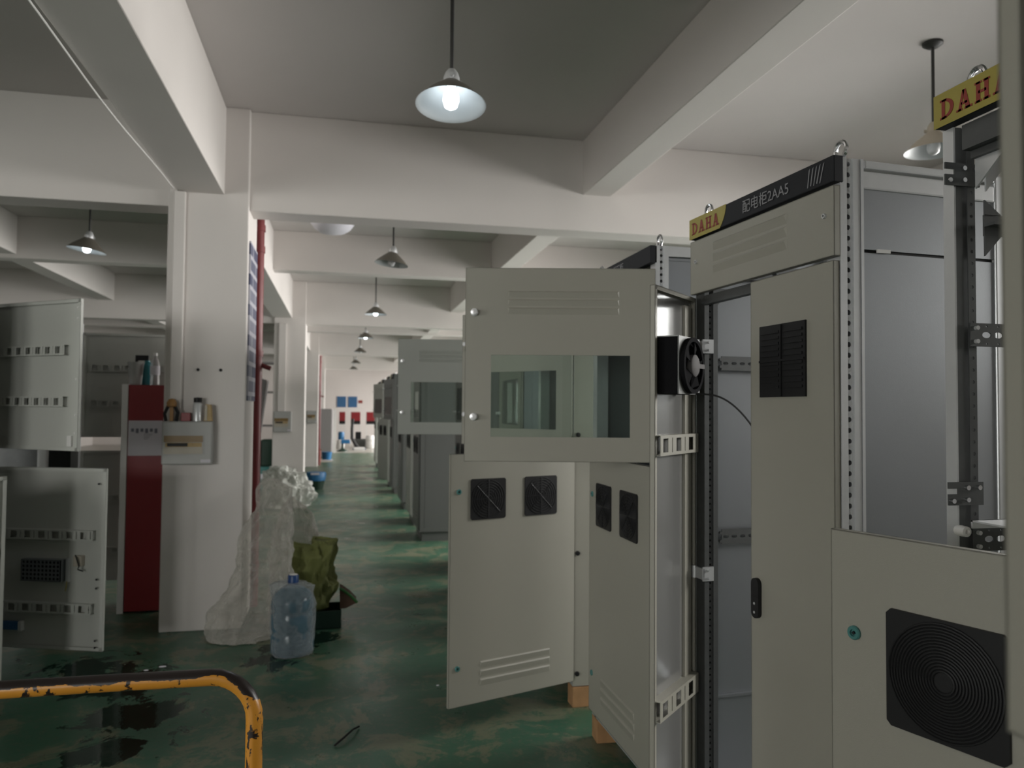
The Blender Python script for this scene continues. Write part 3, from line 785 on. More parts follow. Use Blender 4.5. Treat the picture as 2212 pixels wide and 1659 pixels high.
for k in range(5):
    a = k * 2 * PI / 5; 
    v = []
    for rr, da, xx in ((.03, -.25, .066), (.072, -.42, .066), (.072, .28, .076), (.03, .35, .076)):
        v.append((xx, fy + rr * math.cos(a + da), fz + rr * math.sin(a + da)))
    b.add(v + [(q[0] + .002, q[1], q[2]) for q in v], [(0, 1, 2, 3), (7, 6, 5, 4), (0, 4, 5, 1), (1, 5, 6, 2), (2, 6, 7, 3), (3, 7, 4, 0)])
b.build('fan_blades', 'matte_black', dl)
b = MB(); T = Matrix.Translation((.063, fy, fz)) @ Matrix.Rotation(PI / 2, 4, 'Y'); b.lathe([(.001, 0), (.034, 0), (.034, .018), (.03, .021), (.001, .021)], 24, T); b.box((.081, fy - .003, fz - .007), (.0835, fy + .075, fz + .007)); b.build('fan_hub', 'fan_grey', dl, smooth=True)
b = MB(); pts = []
for q in range(16):
    s_ = q / 15; pts.append((.06 + .20 * s_ ** .8, fy + .06 + .05 * s_, fz - .085 - .02 * s_ - .19 * max(0, s_ - .15) ** 1.8))
b.tube(pts, .003, 6); b.build('fan_cable', 'rubber', dl)
for z in (1.765, 1.015):
    b = MB(); b.box((-.010, AW - .062, z - .023), (.03, AW - .056, z + .023)); b.cyl((-.012, AW - .008, z - .02), (-.012, AW - .008, z + .02), .008, n=12); b.box((-.012, AW - .062, z - .018), (-.004, AW - .006, z + .018))
    for dz in (-.013, .013): b.cyl((.012, AW - .068, z + dz), (.012, AW - .061, z + dz), .0045, n=8)
    b.build('hinge', 'zinc', cabA)
feet_blocks(1.219, 1.697, AR, AW, AD, 'the tall two-door cabinet')

# --- cabinet Z: bare frame in the right foreground
ZY0, ZY1 = .57, 1.34
ZW = ZY1 - ZY0
zx = 1.203
cabZ = thing('cabinet_frame', 'bare steel cabinet frame with yellow banner in the right foreground', 'cabinet', (zx, ZY0, 0), 0., 'control cabinets along the right of the aisle')
for (x0, y0) in ((0, ZW - .028), (0, 0), (D - .05, ZW - .028), (D - .05, 0)):
    b = MB()
    b.box((x0, y0, FZ0), (x0 + .004, y0 + .028, 2.13))  # lit front flange and shaded inner faces painted as pale and dull steel
    b.mat(1).box((x0 + .004, y0 + .004, FZ0), (x0 + .048 if x0 == 0 else x0 + .05, y0 + .026, 2.13))
    if x0 == 0:
        b.box((x0 + .004, y0, FZ0), (x0 + .020, y0 + .004, 2.13))
        n = 84; z0_, z1_ = FZ0, 2.13; st = (z1_ - z0_) / n
        cells = [(z0_ + i * st, z0_ + (i + 1) * st, (z0_ + (i + .5) * st, .039, .0035, .0035, True)) for i in range(n)]
        b.plate(cells, .030, .048, .002, frame_T((x0, y0, 0), (0, 0, 1), (1, 0, 0), (0, -1, 0)))
    b.build('corner_post', ['zinc', 'dark_galv'], cabZ)
def rail(*boxes):
    b = MB()
    for q in boxes: b.box(*q)
    b.build('frame_rail', 'dark_galv', cabZ)
for z in (FZ0, 2.075):
    rail(((D - .05, .05, z), (D, ZW - .05, z + .05)))
    for y0 in (.0, ZW - .04):
        if z < 1 or y0 == 0: rail(((.05, y0, z), (D - .05, y0 + .035, z + .05)))
rail(((0, .05, FZ0), (.05, ZW - .05, FZ0 + .05)))
rail(((0, .05, 2.075), (.05, ZW - .05, 2.125)), ((.02, .05, 2.06), (.045, ZW - .05, 2.075)))
b = MB(); b.add([(.066, ZW - .04, 2.0), (.13, ZW - .04, 2.075), (.066, ZW - .04, 2.075), (.066, ZW - .036, 2.0), (.13, ZW - .036, 2.075), (.066, ZW - .036, 2.075)], [(0, 1, 2), (3, 5, 4), (0, 3, 4, 1), (1, 4, 5, 2), (2, 5, 3, 0)])
b.add([(.03, ZW - .05, 2.0), (.03, ZW - .13, 2.065), (.03, ZW - .05, 2.065), (.034, ZW - .05, 2.0), (.034, ZW - .13, 2.065), (.034, ZW - .05, 2.065)], [(0, 1, 2), (3, 5, 4), (0, 3, 4, 1), (1, 4, 5, 2), (2, 5, 3, 0)])
b.build('corner_gusset', 'zinc', cabZ)
banner(cabZ, .0, ZW, 2.132, 2.2, -.02, 'DAHA', None, all_yellow=True)
eyes(cabZ, [(.03, .04), (.03, ZW - .06)], 2.195)
b = MB(); b.box((.07, ZW - .03, 1.912), (D - .05, ZW - .026, 1.955)); b.box((.07, ZW - .055, 1.93), (D - .05, ZW - .03, 1.936))
b.add([(.07, ZW - .032, 1.985), (.11, ZW - .032, 1.955), (.07, ZW - .032, 1.955), (.07, ZW - .028, 1.985), (.11, ZW - .028, 1.955), (.07, ZW - .028, 1.955)], [(0, 1, 2), (3, 5, 4), (0, 3, 4, 1), (1, 4, 5, 2), (2, 5, 3, 0)])
b.add([(.07, ZW - .032, 1.87), (.11, ZW - .032, 1.912), (.07, ZW - .032, 1.912), (.07, ZW - .028, 1.87), (.11, ZW - .028, 1.912), (.07, ZW - .028, 1.912)], [(0, 1, 2), (3, 5, 4), (0, 3, 4, 1), (1, 4, 5, 2), (2, 5, 3, 0)])
b.build('cross_member', 'dark_galv', cabZ)
for z0, z1 in ((1.685, 1.732), (1.275, 1.322)):
    b = MB(); a0, a1 = .055, D - .05; n = 14; st = (a1 - a0) / n; zc = (z0 + z1) / 2
    cells = [(a0 - .025, a0, None)] + [(a0 + i * st, a0 + (i + 1) * st, (a0 + (i + .5) * st, zc, st * .40, .0065, True)) for i in range(n)]
    T = frame_T((0, ZW - .031, 0), (1, 0, 0), (0, 0, 1), (0, -1, 0))
    b.plate(cells, z0 + .012, z1 - .012, .003, T)
    for v0, v1 in ((z0, z0 + .012), (z1 - .012, z1)):
        b.plate([(q[0], q[1], ((q[0] + q[1]) / 2, (v0 + v1) / 2, .0022, .0022, True) if q[2] else None) for q in cells], v0, v1, .003, T)
    b.mat(1)
    for q in (z0 + .01, z1 - .01): b.cyl((.042, ZW - .041, q), (.042, ZW - .034, q), .0045, n=8)
    b.build('slotted_rail', ['dark_galv', 'zinc'], cabZ)
b = MB(); b.box((.02, .03, 1.335), (D - .03, ZW - .040, 1.338)); b.box((.02, ZW - .044, 1.322), (D - .03, ZW - .040, 1.338)); b.build('shelf', 'zinc', cabZ)
for z in (2.032, 1.39):
    b = MB(); y = ZW - .0345
    b.box((-.004, y, z - .023), (.056, y + .003, z + .023)); b.box((-.026, y, z + .010), (-.004, y + .003, z + .023)); b.box((-.026, y, z - .023), (-.004, y + .003, z - .001))
    b.mat(1)
    for xx, zz in ((.016, .012), (.043, .012), (.016, -.012), (-.018, -.014)): b.cyl((xx, y - .006, z + zz), (xx, y, z + zz), .0048, n=10)
    b.build('hinge_bracket', ['dark_galv', 'chrome'], cabZ)
b = MB(); T = Matrix.Translation((-.004, ZW - .032, 1.318)) @ Matrix.Rotation(PI / 2, 4, 'X')
b.lathe([(.001, 0), (.010, 0), (.011, .01), (.010, .024), (.005, .025), (.004, .02), (.001, .02)], 18, T); b.build('door_buffer', 'whitep', cabZ, smooth=True)
dzl = door(cabZ, 'lower_door', -.058, .0, .14, 1.335, .745, 1, 18.8, louvres=[(.155, .565, .212, .338)])
for y in (.218, .535): fan_grille(dzl, y, 1.117, .0985, rings=16)
for z in (1.156, .32): cam_lock(dzl, .697, z, r=.0125)
dzu = door(cabZ, 'upper_door', -.046, -.165, 1.35, 2.10, .745, 1, 89.5, window=(.094, .636, 1.443, 1.764), louvres=[(.14, .57, 1.915, 2.012)])
for z in (1.926, 1.522): knob_lock(dzu, .70, z)
b = MB(); b.box((-.05, -.17, 1.30), (.0, -.0, 1.345)); b.box((-.05, -.17, 2.1), (.0, -.0, 2.13)); b.build('hinge_arm', 'dark_galv', cabZ)
b = MB(); pts = [(.13 + .02 * math.sin(q * .5), ZW - .13 + .01 * q, 1.52 - .03 * q) for q in range(7)]
b.tube([(.125, ZW - .10, 1.56), (.13, ZW - .10, 1.52), (.145, ZW - .10, 1.46), (.17, ZW - .10, 1.36), (.18, ZW - .10, 1.34)], .006, 8); b.build('cable_end', 'rubber', cabZ)
feet_blocks(zx, ZY0, 0, ZW, D, 'the bare cabinet frame')

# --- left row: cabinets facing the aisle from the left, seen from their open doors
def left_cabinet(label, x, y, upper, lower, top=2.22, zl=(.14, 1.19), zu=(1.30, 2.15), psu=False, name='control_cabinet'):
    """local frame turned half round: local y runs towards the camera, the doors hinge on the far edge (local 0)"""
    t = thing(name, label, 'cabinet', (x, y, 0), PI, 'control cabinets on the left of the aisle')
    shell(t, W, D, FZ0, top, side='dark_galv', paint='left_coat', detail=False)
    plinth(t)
    if upper is not None:
        du = door(t, 'upper_door', -.002, .005, zu[0], zu[1], .745, 1, upper, 'left_coat', lip=.02)
        for z in (1.865, 1.575): stiffener(du, .06, .64, z, mat='left_coat', slots=True)
        b = MB(); b.box((-.016, .655, 1.325), (-.004, .69, 1.385)); b.build('door_tag', 'whitep', du)
        b = MB()
        for z in (2.10, 2.04, 1.70, 1.50, 1.40): b.cyl((-.001, .725, z), (.003, .725, z), .006, n=10)
        b.build('screw_heads', 'whitep', du)
    if lower is not None:
        dl_ = door(t, 'lower_door', -.002, .005, zl[0], zl[1], .745, 1, lower, 'left_coat', lip=.02)
        for z in (.802, .38): stiffener(dl_, .06, .68, z, mat='left_coat')
        b = MB()
        for z in (1.10, .55, .50, .2, .16): b.cyl((-.001, .70, z), (.003, .70, z), .006, n=10)
        b.build('screw_heads', 'blackp', dl_)
        if psu:
            b = MB(); b.box((-.015, .245, .535), (.028, .50, .66)); n = 10; st = .24 / n
            T = frame_T((.030, 0, 0), (0, 1, 0), (0, 0, 1), (1, 0, 0))
            for r_ in range(5):
                q0 = .54 + r_ * .0235
                b.plate([(.252 + i * st, .252 + (i + 1) * st, (.252 + (i + .5) * st, q0 + .01175, .0082, .0082, True)) for i in range(n)], q0, q0 + .0235, .002, T)
            b.mat(1).box((.0285, .247, .537), (.029, .498, .658))
            b.mat(2).box((-.015, .51, .53), (.006, .528, .665)); b.build('power_supply', ['galv', 'blackp', 'zinc'], dl_)
            b = MB(); b.box((-.015, .565, .625), (.02, .615, .685)); b.build('socket', 'beige', dl_, bevel=.003)
            b = MB(); b.tube([(.02, .58, .69), (.035, .60, .67), (.03, .61, .63), (.025, .60, .61), (.02, .63, .60)], .004, 6); b.build('loose_wire', 'rubber', dl_)
            b = MB(); b.tube([(.006, .52, .535), (.012, .522, .51), (.01, .515, .48)], .003, 6); b.build('earth_wire', 'yellow', dl_)
            b = MB(); b.box((-.015, .10, .245), (.012, .225, .29)); b.mat(1).box((-.015, .225, .24), (.014, .245, .295)); b.build('terminal_box', ['signblue', 'whitep'], dl_)
    return t
left_cabinet('left cabinet whose open doors show slotted rails and a mesh power supply', -2.03, 5.12, 54, 70.7, psu=True)
left_cabinet('nearest left cabinet showing only the edge of its open lower door', -2.10, 3.80, None, 144, top=1.23)
left_cabinet('left cabinet behind the red locker with its doors open', -2.06, 6.85, 91, 91)

# ------------------------------------------------------------------ red locker and things on it
t = thing('locker', 'tall narrow red locker with a paper notice beside the white column', 'locker', (-1.62, 6.30, 0))
b = MB(); b.box((.045, 0, .012), (.335, .36, 1.715)); b.build('body', 'red', t, bevel=.004)
b = MB(); b.box((.0, -.004, .0), (.043, .36, 1.72)); b.build('edge_trim', 'whitep', t)
b = MB(); b.box((.05, -.003, 1.18), (.29, -.0005, 1.445)); b.mat(1)
for k in range(6): b.box((.07 + .033 * k, -.0045, 1.36 - .01 * (k % 2)), (.09 + .033 * k, -.003, 1.385))
for k in range(4): b.box((.16, -.0045, 1.34 - .012 * k), (.22 - .01 * k, -.003, 1.343 - .012 * k))
b.build('paper_notice', ['paper', 'ink'], t)
b = MB(); b.lathe([(.001, 0), (.042, 0), (.056, .155), (.06, .16), (.06, .172), (.054, .172), (.040, .01), (.001, .01)], 28)
tag(b.build('plastic_cup', 'greyp', loc=(-1.548, 6.385, 1.72), smooth=True), 'pale grey plastic tub on the red locker', 'tub')
t = thing('spray_bottle', 'teal bottle with a black trigger on the red locker', 'bottle', (-1.487, 6.47, 1.716))
b = MB(); b.lathe([(.001, 0), (.043, 0), (.043, .145), (.036, .175), (.018, .185), (.018, .195), (.001, .195)], 24); b.build('bottle_body', 'cyan', t, smooth=True)
b = MB(); b.box((-.085, -.012, .195), (.012, .012, .235)); b.box((-.085, -.012, .155), (-.065, .012, .2)); b.box((-.012, -.012, .19), (.012, .012, .2)); b.build('trigger', 'blackp', t, bevel=.003)
t = thing('water_bottle', 'clear drinks bottle with a white cap on the red locker', 'bottle', (-1.415, 6.40, 1.716))
b = MB(); b.lathe([(.001, 0), (.033, 0), (.035, .02), (.032, .07), (.035, .15), (.03, .18), (.014, .215), (.014, .23), (.001, .23)], 24); b.build('bottle_body', 'clearbottle', t, smooth=True)
b = MB(); b.lathe([(.001, .228), (.016, .228), (.016, .25), (.001, .25)], 16); b.build('cap', 'whitep', t, smooth=True)
b = MB(); b.lathe([(.0355, .08), (.0355, .15)], 24); b.build('label_band', 'paper', t, smooth=True)

# ------------------------------------------------------------------ things on the columns
def breaker_box(x, y, z0, z1, w, label, scale=1.):
    t = thing('breaker_box', label, 'electrical box', (x, y, z0), 0, 'breaker boxes on the columns')
    h = z1 - z0; d = .085
    b = MB(); b.box((0, -d, 0), (w, -.001, h)); b.build('housing', 'greyp', t, bevel=.01)
    b = MB(); b.box((w * .02, -d - .004, h * .235), (w * .84, -d + .001, h * .68)); b.build('window_frame', 'greyp', t)
    b = MB(); b.box((w * .05, -d - .006, h * .52), (w * .82, -d - .003, h * .67)); b.build('window_cover', 'gold', t)
    b = MB(); b.box((w * .05, -d - .006, h * .25), (w * .82, -d - .003, h * .40)); b.build('breaker_row', 'beige', t)
    b = MB(); b.box((w * .08, -d - .006, h * .41), (w * .80, -d - .003, h * .51)); b.mat(1).box((w * .12, -d - .010, h * .425), (w * .52, -d - .006, h * .50)); b.build('switch_strip', ['tan', 'blackp'], t)
    b = MB(); b.box((w * .78, -d - .003, h * .05), (w * .98, -d - .0005, h * .12)); b.build('sticker', 'paper', t)
    return t
breaker_box(-1.195, 5.719, 1.155, 1.452, .325, 'grey breaker box with small tools on top, on the nearest column')
breaker_box(-1.10, 13.359, 1.15, 1.49, .29, 'grey breaker box on the second column')
breaker_box(-.90, 20.979, 1.16, 1.48, .27, 'small grey breaker box on the third column')
for x, y, z0, z1, w, lab in ((-1.16, 5.719, 1.456, 3.055, .075, 'white cable trunking running up the nearest column'), (-1.04, 13.359, 1.493, 2.96, .12, 'white cable trunking running up the second column')):
    b = MB(); b.box((x, y - .04, z0), (x + w, y, z1)); tag(b.build('cable_trunking', 'plaster', bevel=.006), lab, 'trunking', 'cable trunking on columns')
# items on the breaker box
ZB = 1.453
t = thing('pliers', 'brown handled tool standing at the left end of the breaker box', 'tool', (-1.135, 5.640, ZB))
b = MB(); b.tube([(-.035, 0, .0), (-.045, 0, .05), (-.02, 0, .11)], .011, 8); b.tube([(.03, 0, 0), (.04, 0, .06), (.015, 0, .11)], .011, 8); b.build('grips', 'blackp', t, smooth=True)
b = MB(); b.lathe([(.001, .095), (.03, .1), (.034, .125), (.02, .15), (.001, .155)], 14); b.box((-.012, -.008, 0), (.012, .008, .10)); b.build('handle', 'copper', t, smooth=True)
b = MB(); b.box((-.03, -.02, 0), (.03, .02, .058)); tag(b.build('small_box', 'red', loc=(-1.045, 5.66, ZB), bevel=.003), 'small red box on the breaker box beside the spray can', 'box')
t = thing('spray_can', 'silver spray can with black cap on the breaker box', 'can', (-.972, 5.66, ZB))
b = MB(); b.lathe([(.001, 0), (.032, 0), (.032, .118), (.022, .13), (.001, .13)], 24); b.build('can_body', 'zinc', t, smooth=True)
b = MB(); b.lathe([(.001, .13), (.027, .13), (.027, .162), (.001, .165)], 20); b.build('cap', 'blackp', t, smooth=True)
t = thing('paper_packet', 'tan packet leaning at the right end of the breaker box', 'packet', (-.905, 5.665, ZB))
b = MB(); b.prism([(-.025, 0), (.032, 0), (.022, .115), (-.012, .118)], 1, -.02, .02); b.build('packet', 'tan', t, bevel=.004)
b = MB(); b.box((-.018, -.023, .005), (-.002, -.0201, .11)); b.build('packet_label', 'beige', t)
for x in (-.985, -.835):
    b = MB(); b.cyl((x, 5.722, 1.812), (x, 5.714, 1.812), .011, n=12)
    tag(b.build('wall_plug', 'rubber'), 'black screw plug in the column face, %s of the pair' % ('left' if x < -.9 else 'right'), 'plug', 'wall plugs in the column')
b = MB(); b.box((-.667, 5.78, 1.60), (-.655, 6.22, 2.75)); tag(b.build('notice_board', 'poster'), 'tall printed notice board on the side of the nearest column', 'notice board')
def pipe(x, y, z0, z1, r, lab):
    t = thing('fire_pipe', lab, 'pipe', (x, y, 0), 0, 'red fire pipes')
    b = MB(); b.cyl((0, 0, z0), (0, 0, z1), r, n=20); b.build('riser', 'redpipe', t, smooth=True)
    for z in (2.95, 2.78, 1.95, .3):
        b = MB(); b.cyl((0, 0, z), (0, 0, z + .05), r * 1.16, n=20); b.build('coupling', 'redpipe', t, smooth=True)
    b = MB(); b.cyl((0, 0, 1.9), (r * 2.4, 0, 1.86), r * .4, n=12); b.build('branch_stub', 'redpipe', t, smooth=True)
pipe(-.665, 6.36, 0, 3.055, .046, 'thick red fire pipe rising behind the nearest column')
pipe(-.60, 21.60, 0, 3.055, .05, 'red fire pipe rising behind the third column')
b = MB(); pts = []
for q in range(30):
    s_ = q / 29; pts.append((-1.152 + .004 * math.sin(s_ * 9), 2.6 + 3.0 * s_, 3.05 - .022 * math.sin(PI * s_) ** 2))
b.tube([(-1.15, 2.6, 3.055)] + pts + [(-1.15, 5.62, 3.055)], .0045, 6); tag(b.build('loose_cable', 'whitep', smooth=True), 'thin white cable sagging along the near ceiling beam', 'cable')

# ------------------------------------------------------------------ plastic bags, sack, jug
def bag(name, rings, mat, seed, amp=.03, n=72, m=48, parent=None, **k):
    """crumpled closed bag: rings = list of (z, cx, cy, rx, ry) interpolated, displaced by noise"""
    v = []; f = []
    L = len(rings) - 1
    for i in range(m + 1):
        s_ = i / m * L; a = min(int(s_), L - 1); w = s_ - a; w = w * w * (3 - 2 * w)
        A, B = rings[a], rings[a + 1]; q = [A[j] * (1 - w) + B[j] * w for j in range(5)]
        for j in range(n):
            t_ = 2 * PI * j / n
            c, s2 = math.cos(t_), math.sin(t_)
            P = Vector((q[1] + q[3] * c, q[2] + q[4] * s2, q[0]))
            d1 = noise.noise(Vector((P.x * 5, P.y * 5, P.z * 5 + seed))); d2 = noise.noise(Vector((P.x * 14 + seed, P.y * 14, P.z * 11)))
            d3 = abs(noise.noise(Vector((P.x * 9 - seed, P.y * 9, P.z * 3.5))))
            dd = amp * (d1 * 1.1 + d2 * .8 - d3 * 1.0 + (.45 - abs(noise.noise(Vector((P.x * 26, P.y * 26 + seed, P.z * 13))))) * .55) * min(1, q[3] / .08)
            P += Vector((c, s2, 0)) * dd; P.z = max(.004, P.z + (dd * .5 if 0 < i < m else 0))
            v.append(tuple(P))
    for i in range(m):
        for j in range(n):
            j2 = (j + 1) % n; f.append((i * n + j, i * n + j2, (i + 1) * n + j2, (i + 1) * n + j))
    f.append(tuple(range(n - 1, -1, -1))); f.append(tuple(range(m * n, m * n + n)))
    b = MB(); b.add(v, f); return b.build(name, mat, parent, smooth=True, **k)
tag(bag('plastic_bag', [(.006, -.63, 5.47, .22, .14), (.05, -.615, 5.46, .235, .15), (.2, -.575, 5.47, .235, .15), (.42, -.50, 5.50, .20, .15), (.62, -.475, 5.54, .165, .14), (.82, -.455, 5.60, .145, .12), (.98, -.45, 5.64, .10, .09), (1.05, -.47, 5.66, .03, .03)], 'bag', 3.1, .04), 'tall clear plastic bag leaning against the nearest column', 'bag')
tag(bag('plastic_bag', [(.006, -.33, 6.05, .14, .14), (.1, -.33, 6.05, .17, .16), (.4, -.33, 6.05, .17, .17), (.65, -.31, 6.05, .15, .15), (.80, -.33, 6.05, .10, .1), (.88, -.35, 6.05, .03, .03)], 'bag', 8.4, .04), 'shorter clear plastic bag behind the tall one, above the green sack', 'bag')
tag(bag('plastic_bag', [(.006, -.85, 12.6, .38, .28), (.1, -.83, 12.6, .42, .3), (.3, -.80, 12.6, .40, .3), (.5, -.86, 12.6, .28, .22), (.6, -.95, 12.6, .12, .12), (.64, -.95, 12.6, .03, .03)], 'bag_white', 1.7, .09), 'heap of milky white plastic film at the foot of the second column', 'bag')
sk = bag('sack', [(.10, -.15, 5.72, .05, .06), (.13, -.15, 5.72, .09, .10), (.24, -.155, 5.72, .13, .13), (.40, -.165, 5.72, .165, .14), (.50, -.165, 5.72, .17, .13), (.56, -.16, 5.72, .13, .09), (.60, -.13, 5.72, .05, .05)], 'sack', 5.5, .075)
tag(sk, 'olive green woven sack slumped behind the water jug', 'sack')
b = MB(); b.box((-.30, 5.60, 0), (.02, 5.86, .01)); b.box((-.30, 5.60, .0), (.02, 5.61, .125)); b.box((-.30, 5.85, .0), (.02, 5.86, .125)); b.box((-.30, 5.61, 0), (-.29, 5.85, .125)); b.box((.01, 5.61, 0), (.02, 5.85, .125))
tag(b.build('low_crate', 'dgreen', bevel=.004), 'dark green low crate under the olive sack', 'crate')
t = thing('tray', 'brown tray with a bright green rim beside the olive sack', 'tray', (.03, 5.73, .128))
b = MB(); b.prism([(-.02, .0), (.02, .0), (.095, .035), (.05, .085), (-.01, .13), (-.025, .135)], 1, -.09, .09); b.build('tray_body', 'brown', t)
b = MB(); b.tube([(-.025, -.09, .142), (.0, -.094, .130), (.05, -.094, .092), (.10, -.09, .038)], .010, 8); b.build('rim', 'green_rim', t, smooth=True)
t = thing('water_jug', 'large water jug in crinkled plastic wrap with a blue cap on the green floor', 'jug', (-.283, 5.10, 0))
b = MB(); b.lathe([(.001, .006), (.12, .006), (.133, .02), (.133, .12), (.126, .135), (.126, .15), (.133, .165), (.133, .245), (.126, .26), (.126, .275), (.133, .29), (.131, .34), (.11, .385), (.06, .42), (.03, .43), (.03, .445), (.001, .445)], 36); b.build('jug_body', 'jug', t, smooth=True)
b = MB(); b.lathe([(.001, .435), (.034, .435), (.034, .485), (.03, .492), (.001, .492)], 20); b.build('cap', 'navy', t, smooth=True)
b = MB(); b.lathe([(.001, .4925), (.026, .4925), (.026, .4945), (.001, .4945)], 20); b.build('cap_seal', 'whitep', t, smooth=True)
bag('plastic_wrap', [(.006, 0, 0, .13, .13), (.03, 0, 0, .142, .142), (.15, 0, 0, .139, .139), (.3, 0, 0, .14, .14), (.38, 0, 0, .128, .128), (.425, 0, 0, .135, .10), (.445, .0, 0, .09, .06)], 'wrap', 6.2, .016, 48, 30, parent=t)
p0 = Vector((.03, 3.72, .006))
b = MB(); b.tube([(-.01, 3.66, .006), (.03, 3.70, .02), (.075, 3.78, .024), (.105, 3.85, .008)], .005, 6); tag(b.build('cable_offcut', 'rubber', smooth=True), 'short black cable offcut lying on the open green floor', 'cable')
for k, (x, y, r) in enumerate(((-1.02, 4.98, .022), (-1.10, 4.93, .014), (-.9, 3.42, .008), (.55, 4.35, .009), (.62, 3.0, .006), (-.55, 3.05, .007))):
    b = MB(); b.lathe([(.001, 0), (r, 0), (r * .8, .003), (.001, .004)], 9, Matrix.Scale(.6, 4, (0, 1, 0)))
    tag(b.build('paint_chip', 'paper', loc=(x, y, 0)), 'pale scrap lying on the worn green floor', 'scrap', 'scraps on the floor')

# ------------------------------------------------------------------ trolley in the foreground
t = thing('trolley', 'platform trolley with a chipped orange tube handle in the foreground', 'trolley', (-.143, 1.45, 0))
b = MB(); pts = [(0, 0, .22), (0, .0, .972)]
cx_, cz_, rr = -.075, .997, .075
for q in range(9):
    a = PI / 2 * q / 8; pts.append((cx_ + rr * math.cos(a), .01 * q / 8, cz_ + rr * math.sin(a)))
pts += [(-.25, .015, 1.0715), (-.45, .02, 1.070), (-.60, .022, 1.068)]
for q in range(1, 9):
    a = PI / 2 + PI / 2 * q / 8; pts.append((-.60 + rr * math.cos(a), .025, .993 + rr * math.sin(a)))
pts += [(-.675, .02, .6), (-.675, 0, .22)]
b.tube(pts, .0148, 16); b.build('handle', 'trolley', t, smooth=True)
b = MB(); b.box((-.72, -.85, .17), (.045, .03, .215)); b.build('deck', 'brown', t, bevel=.01)
for x, y in ((-.64, -.75), (-.04, -.75), (-.64, -.05), (-.04, -.05)):
    b = MB(); b.cyl((x - .018, y, .065), (x + .018, y, .065), .065, n=20); b.box((x - .03, y - .02, .065), (x - .022, y + .02, .172)); b.box((x + .022, y - .02, .065), (x + .03, y + .02, .172)); b.build('wheel', 'rubber', t, smooth=True)

# ------------------------------------------------------------------ far end of the hall
for x, lab in ((-.20, 'left'), (.27, 'right')):
    t = thing('notice_sign', 'square blue notice on the far wall, %s one of two' % lab, 'sign', (x, Y1, 1.60), 0, 'blue notices on the far wall')
    b = MB(); b.box((0, -.02, 0), (.38, -.001, .46)); b.build('sign_panel', 'signblue', t)
    b = MB(); b.box((-.012, -.015, -.012), (.392, -.0005, .472)); b.build('sign_border', 'paper', t)
b = MB(); b.box((.70, Y1 - .012, 1.78), (.88, Y1 - .001, 1.9)); tag(b.build('wall_sticker', 'banner_red'), 'small faded red sticker right of the blue notices', 'sticker')
for k, (x, w) in enumerate(((-.10, .26), (.37, .40), (1.0, .42))):
    nm_ = ('leftmost', 'middle', 'rightmost')[k]
    t = thing('metal_table', '%s of the white framed stands below the blue notices' % nm_, 'table', (x, 32.3, 0), 0, 'white framed stands at the far end')
    for xx in (0, w - .03):
        for yy in (0, .5):
            b = MB(); b.box((xx, yy, 0), (xx + .03, yy + .03, .86)); b.build('leg', 'whitep', t)
    b = MB(); b.box((-.01, -.01, .86), (w + .01, .54, .90)); b.build('tabletop', 'whitep', t)
    c = thing('crate', 'red plastic crate on the %s white stand' % nm_, 'crate', (x + .01, 32.32, .902), 0, 'red crates at the far end')
    b = MB(); b.box((0, 0, 0), (w - .02, .46, .13)); b.build('crate_base', 'blackp', c)
    b = MB(); b.box((0, 0, .13), (w - .02, .46, .50)); b.build('crate_body', 'red', c, bevel=.01)
t = thing('partition_cabinet', 'grey steel cupboard standing left of the far aisle', 'cupboard', (-.92, 24.9, 0))
b = MB(); b.box((0, 0, .02), (.62, 2.6, 1.53)); b.build('body', 'grey_board', t, bevel=.01)
b = MB(); b.box((.625, .05, .06), (.635, 1.28, 1.5)); b.build('cupboard_door', 'grey_board', t)
b = MB(); b.box((.625, 1.31, .06), (.635, 2.55, 1.5)); b.build('cupboard_door', 'grey_board', t)
b = MB(); b.box((.64, 2.62, 0), (.74, 2.70, 1.52)); tag(b.build('white_post', 'whitep', loc=(-.92, 24.9, 0)), 'white post at the corner of the grey cupboard', 'post')
def barrel(x, y, r, h, mat, lab):
    b = MB(); b.lathe([(.001, 0), (r * .9, 0), (r, .05), (r, h * .3), (r * 1.03, h * .33), (r, h * .36), (r, h * .64), (r * 1.03, h * .67), (r, h * .7), (r, h - .06), (r * .8, h), (.001, h)], 24)
    tag(b.build('barrel', mat, loc=(x, y, 0), smooth=True), lab, 'barrel')
barrel(1.10, 30.6, .17, .50, 'whitep', 'white plastic barrel at the far end of the aisle')
barrel(1.43, 30.9, .14, .48, 'navy', 'dark blue barrel beside the white barrel')
barrel(-.02, 30.4, .15, .34, 'whitep', 'white bucket under the leftmost red crate')
barrel(-.0, 31.2, .12, .62, 'blue', 'blue drum behind the white bucket')
t = thing('stool', 'blue seat on a dark swivel base at the far end', 'stool', (.05, 28.4, 0))
b = MB(); b.lathe([(.001, 0), (.2, 0), (.19, .03), (.05, .10), (.035, .3), (.001, .3)], 20); b.build('base', 'dgreen', t, smooth=True)
b = MB(); b.box((-.06, -.17, .28), (.26, .17, .42)); b.build('seat', 'blue', t, bevel=.03)
t = thing('hose_arm', 'black bent hose arm leaning in front of the white stands', 'hose', (.45, 29.6, 0))
b = MB(); b.tube([(.25, 0, .02), (.10, 0, .15), (-.05, .0, .42), (-.06, 0, .75), (-.03, .1, 1.15)], [.06, .065, .06, .055, .05], 10); b.build('arm', 'rubber', t, smooth=True)
b = MB(); b.box((-.02, -.12, 0), (.45, .16, .05)); b.build('foot', 'navy', t)
b = MB(); b.box((.46, 29.05, 0), (.86, 29.4, .10)); tag(b.build('white_box', 'whitep', bevel=.01), 'low white box on the pale floor at the far end', 'box')
t = thing('machine', 'dark grey machine between the white stands', 'machine', (.50, 31.0, 0))
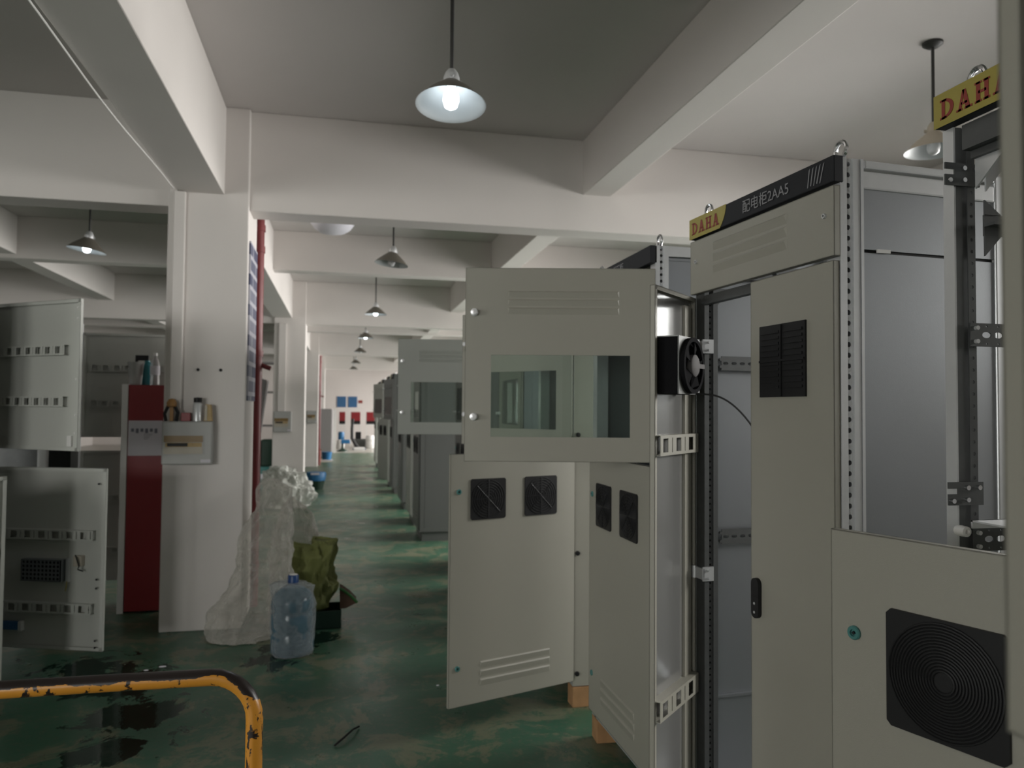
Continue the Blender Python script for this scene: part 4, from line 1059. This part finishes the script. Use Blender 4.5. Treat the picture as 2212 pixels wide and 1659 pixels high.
b = MB(); b.box((0, 0, 0), (.5, .5, .34)); b.build('machine_base', 'dark_coat', t, bevel=.02)
b = MB(); b.box((.05, .05, .34), (.27, .4, .62)); b.build('machine_head', 'blackp', t, bevel=.02)
t = thing('wooden_crate', 'red brown crate at the foot of the third column', 'crate', (-.98, 22.4, 0))
b = MB(); b.box((0, 0, .0), (.42, .3, .36)); b.build('crate_body', 'orange_wood', t, bevel=.01)
b = MB(); b.box((-.02, -.02, .36), (.44, .32, .39)); b.build('crate_lid', 'brown', t)
t = thing('bucket', 'blue bucket on a white base by the red brown crate', 'bucket', (-.40, 23.0, 0))
b = MB(); b.lathe([(.001, .06), (.12, .06), (.15, .28), (.001, .28)], 20); b.build('pail', 'blue', t, smooth=True)
b = MB(); b.box((-.17, -.15, 0), (.17, .15, .06)); b.build('base', 'whitep', t)
t = thing('tub', 'blue tub standing on the floor right of the second column', 'tub', (-.46, 15.2, 0))
b = MB(); b.lathe([(.001, .0), (.13, 0), (.17, .17), (.001, .17)], 20); b.build('lower_bowl', 'dgreen', t, smooth=True)
b = MB(); b.lathe([(.001, .17), (.175, .17), (.19, .30), (.17, .33), (.001, .33)], 20); b.build('upper_bowl', 'blue', t, smooth=True)
b = MB(); b.box((-.09, -.192, .29), (.07, -.17, .325)); b.build('lid_label', 'paper', t)
t = thing('leaning_panel', 'dark grey sheet panel leaning left of the second column', 'panel', (-1.62, 13.6, 0))
b = MB(); b.prism([(.0, .0), (.10, .0), (.36, 2.02), (.26, 2.05)], 1, 0, .6); b.build('sheet', 'grey_board', t)
t = thing('machine', 'dark teal machine on the floor left of the second column', 'machine', (-1.55, 15.0, 0))
b = MB(); b.box((0, 0, 0), (.5, .6, .45)); b.build('machine_base', 'teal', t, bevel=.02)
b = MB(); b.box((.08, .02, .45), (.42, .5, .95)); b.build('machine_head', 'dgreen', t, bevel=.03)
b = MB(); b.box((.1, -.01, .22), (.34, 0, .32)); b.build('name_plate', 'paper', t)
t = thing('shelving', 'dark shelving unit deep in the left bay behind the red pipe', 'shelf', (-2.6, 19.0, 0))
for xx in (0, 1.65):
    for yy in (0, .55):
        b = MB(); b.box((xx, yy, 0), (xx + .05, yy + .05, 2.7)); b.build('upright', 'dark_coat', t)
for z in (.4, 1.1, 1.9, 2.6):
    b = MB(); b.box((0, 0, z), (1.7, .6, z + .04)); b.build('shelf_board', 'grey_board', t)
